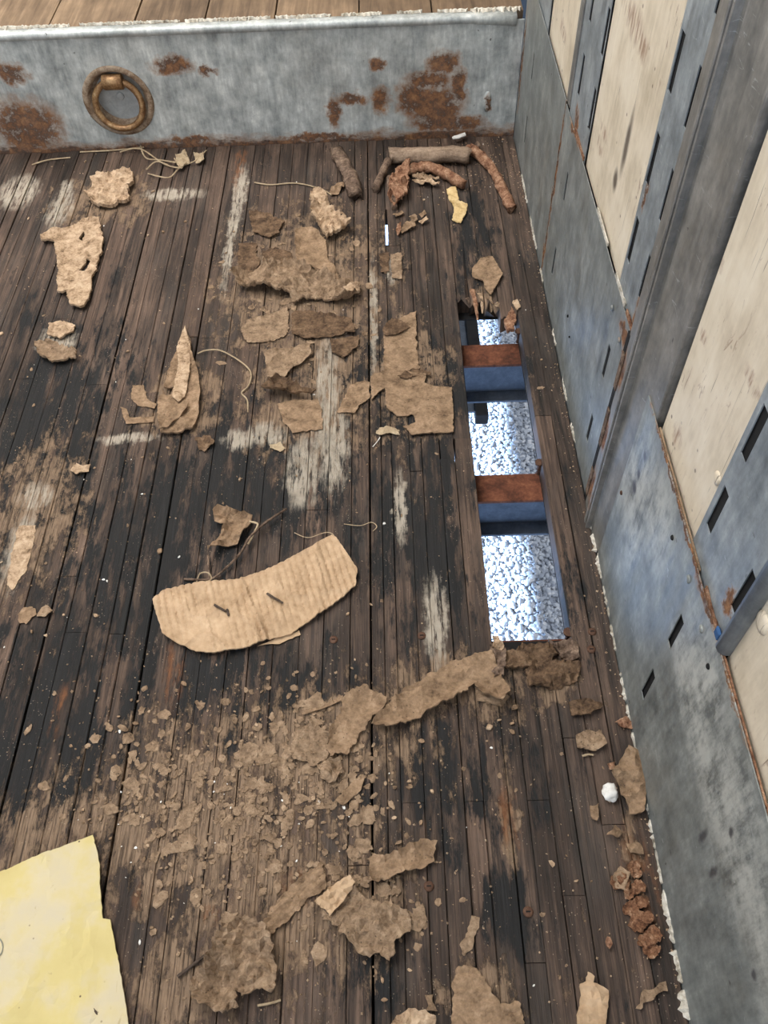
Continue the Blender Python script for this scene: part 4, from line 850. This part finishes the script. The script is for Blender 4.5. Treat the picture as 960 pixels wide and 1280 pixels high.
scrap('paper_scrap', Z8([(-40, 470), (30, 430), (90, 470), (90, 560), (30, 600), (-40, 560)]), 'resid', 'crumbling tan patch beside the sheet on the board seam', 'paper scrap', rise=.006, spacing=.006, jag=.005, freq=50, seed=105)
scrap('paper_scrap', Z8([(50, 600), (130, 570), (150, 620), (110, 660), (60, 640)]), 'resid', 'small crumbling lump beside the long board seam', 'paper scrap', thick=.003, rise=.010, spacing=.005, jag=.004, freq=50, seed=106)
scrap('paper_scrap', Z8([(110, 730), (190, 650), (225, 640), (215, 690), (150, 740)]), 'resid3', 'narrow tan streak of paper beside the long board seam', 'paper scrap', rise=.003, spacing=.006, jag=.002, seed=107)
scrap('paper_scrap', Z8([(870, 220), (950, 205), (1010, 215), (1000, 270), (930, 295), (890, 260)]), 'resid2', 'dark brown paper patch between the largest hole and the wall', 'paper scrap', rise=.004, spacing=.006, jag=.003, seed=108)
# -- near field
Z7 = lambda pts: zz(220, 960, 3.2, pts)
scrap('paper_heap', Z7([(65, 870), (90, 820), (130, 790), (170, 700), (200, 640), (270, 610), (330, 600), (390, 680), (405, 760), (412, 850), (400, 890), (330, 890), (270, 920), (245, 895), (262, 960), (200, 985), (100, 950)]), 'resid', 'thick crumbly heap of rotted tan paper beside the dark twig', 'paper heap', thick=.004, z0=.001, rise=.015, freq=38, spacing=.005, jag=.004, curl=.015, seed=111)
scrap('paper_heap', Z7([(560, 545), (620, 490), (700, 440), (720, 470), (745, 510), (780, 535), (880, 555), (940, 590), (935, 655), (885, 695), (855, 780), (800, 750), (740, 755), (690, 690), (610, 620)]), 'resid', 'rough heap of tan paper pulp with a striped torn corner', 'paper heap', thick=.003, z0=.001, rise=.011, freq=40, spacing=.005, jag=.004, curl=.012, seed=112)
scrap('cardboard_scrap', Z7([(560, 545), (620, 490), (700, 440), (722, 470), (660, 560), (620, 605)]), 'card', 'striped torn cardboard corner on the rough pulp heap', 'cardboard', thick=.0015, z0=.012, rise=.003, spacing=.004, jag=.002, corr=(2.3, .008, .0025, .5), seed=113)
scrap('cardboard_layer', Z7([(330, 650), (365, 590), (450, 480), (520, 420), (590, 375), (602, 480), (520, 540), (430, 630), (380, 662)]), 'resid3', 'ribbed orange-tinged cardboard layer glued on the boards', 'cardboard', thick=.0012, z0=.001, rise=.001, spacing=.0035, jag=.003, corr=(2.25, .010, .0016, .6), seed=114)
Z6 = lambda pts: zz(400, 1040, 3.2, pts)
scrap('paper_sheet', Z6([(185, 110), (215, 95), (260, 110), (330, 70), (400, 35), (465, 42), (455, 120), (420, 157), (310, 172), (270, 203), (200, 208), (205, 150)]), 'resid3', 'tan paper tongue with lifted edge beside a rusty screw head', 'paper sheet', thick=.002, rise=.006, freq=30, spacing=.005, jag=.003, curl=.013, seed=115)
scrap('paper_scrap', Z6([(370, 310), (410, 288), (430, 350), (400, 400), (365, 390)]), 'resid', 'small tan paper patch between the pulp heap and a seam', 'paper scrap', rise=.003, spacing=.006, jag=.003, seed=116)
scrap('paper_scrap', Z6([(555, 450), (590, 400), (605, 335), (640, 345), (625, 410), (605, 465), (575, 490)]), 'resid', 'small club-shaped tan residue patch on bare boards', 'paper scrap', rise=.001, spacing=.005, jag=.002, seed=117)
scrap('cardboard_layer', Z6([(545, 545), (575, 533), (635, 555), (660, 610), (695, 655), (720, 690), (790, 680), (812, 740), (820, 840), (525, 840), (530, 660)]), 'resid3', 'wide ribbed cardboard layer glued to the boards beside the club-shaped patch', 'cardboard', thick=.0012, z0=.0008, rise=.0012, spacing=.0045, jag=.003, corr=(1.6, .013, .0014, .5), seed=118)
scrap('paper_heap', Z6([(290, 775), (330, 725), (420, 718), (465, 742), (470, 830), (290, 830)]), 'pale', 'pale crumbly chunk beside the wide ribbed cardboard layer', 'paper heap', thick=.004, rise=.012, freq=45, spacing=.005, jag=.004, seed=119)
scrap('paper_scrap', Z6([(420, 650), (445, 655), (470, 720), (430, 715)]), 'resid', 'small torn tab beside the pale crumbly chunk', 'paper scrap', rise=.004, spacing=.005, jag=.003, seed=120)
Zc = lambda pts: zz(660, 1080, 4.364, pts)
scrap('wood_veneer_piece', Zc([(275, 655), (305, 640), (320, 592), (355, 618), (350, 650), (390, 665), (436, 695), (430, 780), (415, 920), (250, 920), (280, 720)]), 'card', 'small split light wood veneer piece with a jagged top', 'wood scrap', thick=.0025, rise=.004, freq=20, spacing=.005, jag=.0015, corr=(1.45, .011, .0022, .4), seed=121)
scrap('paper_scrap', Zc([(585, 790), (615, 705), (670, 680), (740, 643), (755, 690), (700, 710), (660, 745), (610, 802)]), 'resid', 'bent tan residue strip near the white sealant', 'paper scrap', rise=.003, spacing=.005, jag=.003, seed=122)
for i, (a, b_, r_) in enumerate(((600, 130, 34), (560, 250, 38), (605, 215, 30), (600, 320, 46), (645, 300, 32), (670, 395, 44), (622, 415, 30), (675, 480, 38), (500, 100, 46), (575, 20, 30), (545, 170, 26), (590, 60, 24))):
    pts = [(a+r_*1.25*math.cos(k*.7), b_+r_*1.15*math.sin(k*.7)) for k in range(9)]
    scrap('fungus_cap', Zc(pts), 'fungus', 'rust-brown crusty fungus cap in the cluster near the sealed wall edge', 'fungus', 'fungus cluster near the wall', thick=.0015, rise=.004, freq=110, spacing=.003, jag=.003, seed=140+i, curl=.003)
scrap('seed_husk', Zc([(415, 430), (425, 402), (440, 405), (455, 440), (440, 468), (422, 455)]), 'barkred', 'single oval brown husk on bare boards beside the fungus cluster', 'husk', thick=.004, rise=.003, spacing=.004, jag=.0006)
Zb = lambda pts: zz(700, 880, 3.2, pts)
scrap('leather_scrap', Zb([(200, 290), (235, 235), (265, 180), (310, 200), (355, 230), (366, 300), (340, 380), (330, 440), (275, 448), (270, 420), (240, 370), (228, 330)]), 'resid3', 'smooth brown curled scrap leaning on the steel scuff plate', 'scrap', thick=.003, z0=.002, rise=.014, freq=14, spacing=.006, jag=.002, curl=.006, seed=150)
x, y = fp(762, 994); bm = bmesh.new(); bmesh.ops.create_icosphere(bm, subdivisions=3, radius=.0098)
for v in bm.verts:
    q = v.co.copy(); k = 1+.45*noise.noise(q*140)+.2*noise.noise(q*400); v.co = Vector((q.x*k*.95, q.y*k, max(-.006, q.z*k*.8)))
tag(obj('foam_lump', bm_mesh('foam_lump', bm, True), M['white'], None, (x, y, .0072)), 'bright white foam lump beside the smooth brown scrap', 'foam')
for i, (pts, lb, mt) in enumerate((([(60, 130), (110, 110), (160, 115), (182, 170), (130, 195), (70, 180)], 'crumpled brown leaf scrap near the smooth brown scrap', 'resid'), ([(215, 75), (260, 55), (300, 85), (290, 105), (240, 95)], 'thin reddish scrap at the wall between sealant and smooth brown scrap', 'barkred'), ([(115, 415), (150, 410), (145, 470), (125, 465)], 'small tan chip close to the white foam lump', 'resid3'), ([(180, 530), (215, 490), (245, 520), (230, 540)], 'flat tan chip between foam lump and fungus cluster', 'resid3'), ([(185, 245), (215, 235), (222, 265), (195, 270)], 'reddish chip beside the smooth brown scrap', 'barkred'), ([(30, 0), (110, -20), (170, 10), (120, 50), (40, 50)], 'dull brown paper patch between the screw heads and crumpled leaf scrap', 'resid2'), ([(210, 690), (240, 650), (275, 680), (255, 750), (215, 740)], 'dull tan crust at the head of the fungus cluster', 'resid'), ([(260, 560), (320, 570), (330, 600), (280, 600)], 'tan crust flake between the flat tan chip and fungus cluster', 'resid3'))):
    scrap('brown_chip', Zb(pts), mt, lb, 'chip', thick=.002, rise=.006, freq=50, spacing=.005, jag=.002, seed=160+i)
scrap('brown_flake', zz(0, 600, 3.555, [(80, 600), (110, 570), (160, 575), (165, 600), (120, 640), (90, 640)]), 'resid3', 'dull tan leaf flake among the mouldy boards', 'flake', rise=.002, spacing=.005, jag=.002)
scrap('brown_flake', zz(0, 600, 3.555, [(165, 610), (190, 575), (215, 565), (243, 590), (210, 612)]), 'resid', 'pointed brown leaf flake beside the dull tan leaf flake', 'flake', rise=.004, spacing=.005, jag=.001)
scrap('painted_patch', zz(0, 600, 3.555, [(85, 205), (160, 203), (150, 290), (120, 400), (60, 490), (30, 470), (55, 330)]), 'pale', 'long pale bare-wood sliver among the mouldy boards', 'wood scrap', thick=.0008, z0=.0006, rise=.0008, spacing=.006, jag=.002)
scrap('brown_flake', zz(0, 300, 3, [(265, 870), (290, 840), (315, 855), (345, 848), (335, 872), (290, 885)]), 'pale', 'small pale curled chip lying across a seam among mouldy boards', 'chip', rise=.005, spacing=.004, jag=.001)
scrap('brown_flake', zz(0, 300, 3, [(735, 750), (780, 740), (810, 765), (770, 800), (745, 785)]), 'resid2', 'crumbly dark chip at the blunt end of the pointed sliver', 'chip', rise=.006, spacing=.005, jag=.003)
scrap('brown_flake', Z5([(110, 775), (150, 765), (172, 785), (150, 798), (115, 785)]), 'straw', 'pale crinkled husk beside the white paint smear', 'husk', thick=.001, rise=.005, spacing=.004, jag=.002)
# -- loose chips one can count (one shared kind)
rc = random.Random(17)
protos = []
for k in range(8):
    n = rc.randint(5, 8); pl = [(math.cos(6.283*i/n)*rc.uniform(.6, 1.1), math.sin(6.283*i/n)*rc.uniform(.5, 1.0)) for i in range(n)]
    V = [(p[0]*rc.uniform(.8, 1), p[1], .55+rc.uniform(-.2, .3)) for p in pl]+[(p[0], p[1], 0) for p in pl]
    Fc = [tuple(range(n)), tuple(range(2*n-1, n-1, -1))]+[(i, i+n, (i+1) % n+n, (i+1) % n) for i in range(n)]
    for mt in ('pale', 'resid3', 'white'):
        m = mesh('wood_chip', V, Fc); m.materials.append(M[mt]); protos.append((mt, m))
listed = [(435, 768), (441, 870), (232, 770), (204, 291), (185, 295), (150, 915), (230, 855), (430, 1010), (614, 935), (611, 910), (527, 927), (513, 983), (643, 885), (640, 905), (640, 915), (232, 278), (183, 180), (36, 274), (107, 203), (134, 203), (130, 283), (192, 240), (205, 405), (248, 387), (160, 440), (55, 395), (2, 418), (145, 478), (100, 585), (178, 618), (430, 300), (480, 655), (120, 770), (205, 1010), (240, 1100), (470, 1215), (478, 1225), (512, 1213), (480, 1250), (340, 985), (355, 1010), (540, 990), (510, 985), (800, 790), (805, 700), (690, 1080), (170, 1060), (180, 1075), (175, 1178), (190, 1160), (105, 600), (40, 790), (58, 795), (130, 725), (200, 690), (224, 697), (134, 727), (300, 600), (170, 905), (440, 1085)]
lab = {'pale': ('small pale wood chip lying loose on the dark boards', 'pale loose chips'), 'resid3': ('small brown wood crumb lying loose on the dark boards', 'brown loose crumbs'), 'white': ('tiny white chip lying loose on the dark boards', 'white loose chips')}
def chip(u, v, s):
    mt, m = rc.choice(protos); s = s*(.55 if mt == 'white' else 1)
    x, y = fp(u, v)
    if .112 < x < .232 and .49 < y < 1.21 or x > .272 or y > 1.74: return
    o = bpy.data.objects.new('wood_chip', m); C.objects.link(o); o.location = (x, y, .0008); o.rotation_euler = (rc.uniform(-.15, .15), rc.uniform(-.15, .15), rc.uniform(0, 6.28)); o.scale = (s, s*rc.uniform(.5, .9), s*.7)
    tag(o, lab[mt][0], 'chip', lab[mt][1])
for (u, v) in listed: chip(u, v, rc.uniform(.003, .0058))
for k in range(190):
    if k < 90: u, v = rc.gauss(290, 110), rc.gauss(1010, 70)
    elif k < 120: u, v = rc.gauss(600, 50), rc.gauss(215, 25)
    else: u, v = rc.uniform(0, 800), rc.uniform(190, 1275)
    if u < 130 and v > 1040: continue
    if 190 < u < 450 and 670 < v < 822: continue
    chip(u, v, rc.uniform(.0014, .0036))
# grit: uncountable crumbs, one object
def grit():
    g = random.Random(23); V, Fc = [], []
    for k in range(2600):
        q = g.random()
        if q < .25: u, v = g.gauss(300, 120), g.gauss(1010, 90)
        elif q < .38: u, v = g.gauss(600, 60), g.gauss(205, 22)
        elif q < .5: u, v = g.gauss(390, 60), g.gauss(370, 70)
        elif q < .57:
            y = g.uniform(.1, 1.7); x = .279-abs(g.gauss(0, .006)); u = None
        else: u, v = g.uniform(0, 840), g.uniform(185, 1280)
        if u is not None: x, y = fp(u, v)
        if .105 < x < .236 and .48 < y < 1.22 or x > .281 or y > 1.75: continue
        if u is not None and ((u < 170 and v > 1030) or (190 < u < 450 and 670 < v < 822)): continue
        s = g.uniform(.0006, .0019); a = g.uniform(0, 6.28); e = g.uniform(.4, 1)
        ca, sa = math.cos(a)*s, math.sin(a)*s; b0 = len(V)
        V += [(x+ca, y+sa, .0006), (x-sa*e, y+ca*e, .0006), (x-ca, y-sa, .0006), (x+sa*e, y-ca*e, .0006), (x, y, .001+s*.9)]
        Fc += [(b0, b0+1, b0+4), (b0+1, b0+2, b0+4), (b0+2, b0+3, b0+4), (b0+3, b0, b0+4)]
    return mesh('crumb_litter', V, Fc)

# flaky residue crumbled over the near boards: nobody could count it
def flakes():
    g = random.Random(31); V, Fc = [], []
    for k in range(1300):
        q = g.random()
        if q < .42: u, v, s0 = g.gauss(270, 95), g.gauss(1005, 62), .0062
        elif q < .62: u, v, s0 = g.gauss(400, 40), g.gauss(945, 45), .0065
        elif q < .78: u, v, s0 = g.gauss(380, 45), g.gauss(360, 50), .0058
        elif q < .86: u, v, s0 = g.gauss(460, 45), g.gauss(1120, 40), .005
        else: u, v, s0 = g.uniform(0, 780), g.uniform(200, 1275), .003
        x, y = fp(u, v)
        if .105 < x < .236 and .48 < y < 1.22 or x > .276 or y > 1.74: continue
        if (u < 170 and v > 1030) or (185 < u < 452 and 665 < v < 826): continue
        s1 = s0*g.lognormvariate(-.55, .55); n = g.randint(7, 11); a0 = g.uniform(0, 6.28); e = g.uniform(.45, .95); b0 = len(V); tl = g.uniform(-.05, .05); z0 = g.uniform(.0009, .0014)
        for lvl in (0, 1):
            g2 = random.Random(k)
            for i in range(n):
                r_ = s1*g2.uniform(.55, 1.15); a = 6.283*i/n; px_, py_ = r_*math.cos(a), r_*math.sin(a)*e
                V.append((x+px_*math.cos(a0)-py_*math.sin(a0), y+px_*math.sin(a0)+py_*math.cos(a0), (z0+abs(px_*tl)+g2.uniform(0, .0004)) if lvl else .0004))
        Fc.append(tuple(b0+n+i for i in range(n)))
        Fc += [(b0+i, b0+(i+1) % n, b0+n+(i+1) % n, b0+n+i) for i in range(n)]
    return V, Fc
gm = grit(); n1 = len(gm.vertices); p1 = len(gm.polygons)
fv, ff = flakes()
cm = mesh('crumb_litter', [v.co[:] for v in gm.vertices]+fv, [tuple(p.vertices) for p in gm.polygons]+[tuple(i+n1 for i in f) for f in ff])
cm.materials.append(M['pale']); cm.materials.append(M['resid'])
cm.polygons.foreach_set('material_index', [0]*p1+[1]*len(ff))
gt = obj('crumb_litter', cm); gt['kind'] = 'stuff'; tag(gt, 'fine pale crumbs and flaky tan residue scattered over the dark floorboards', 'debris')
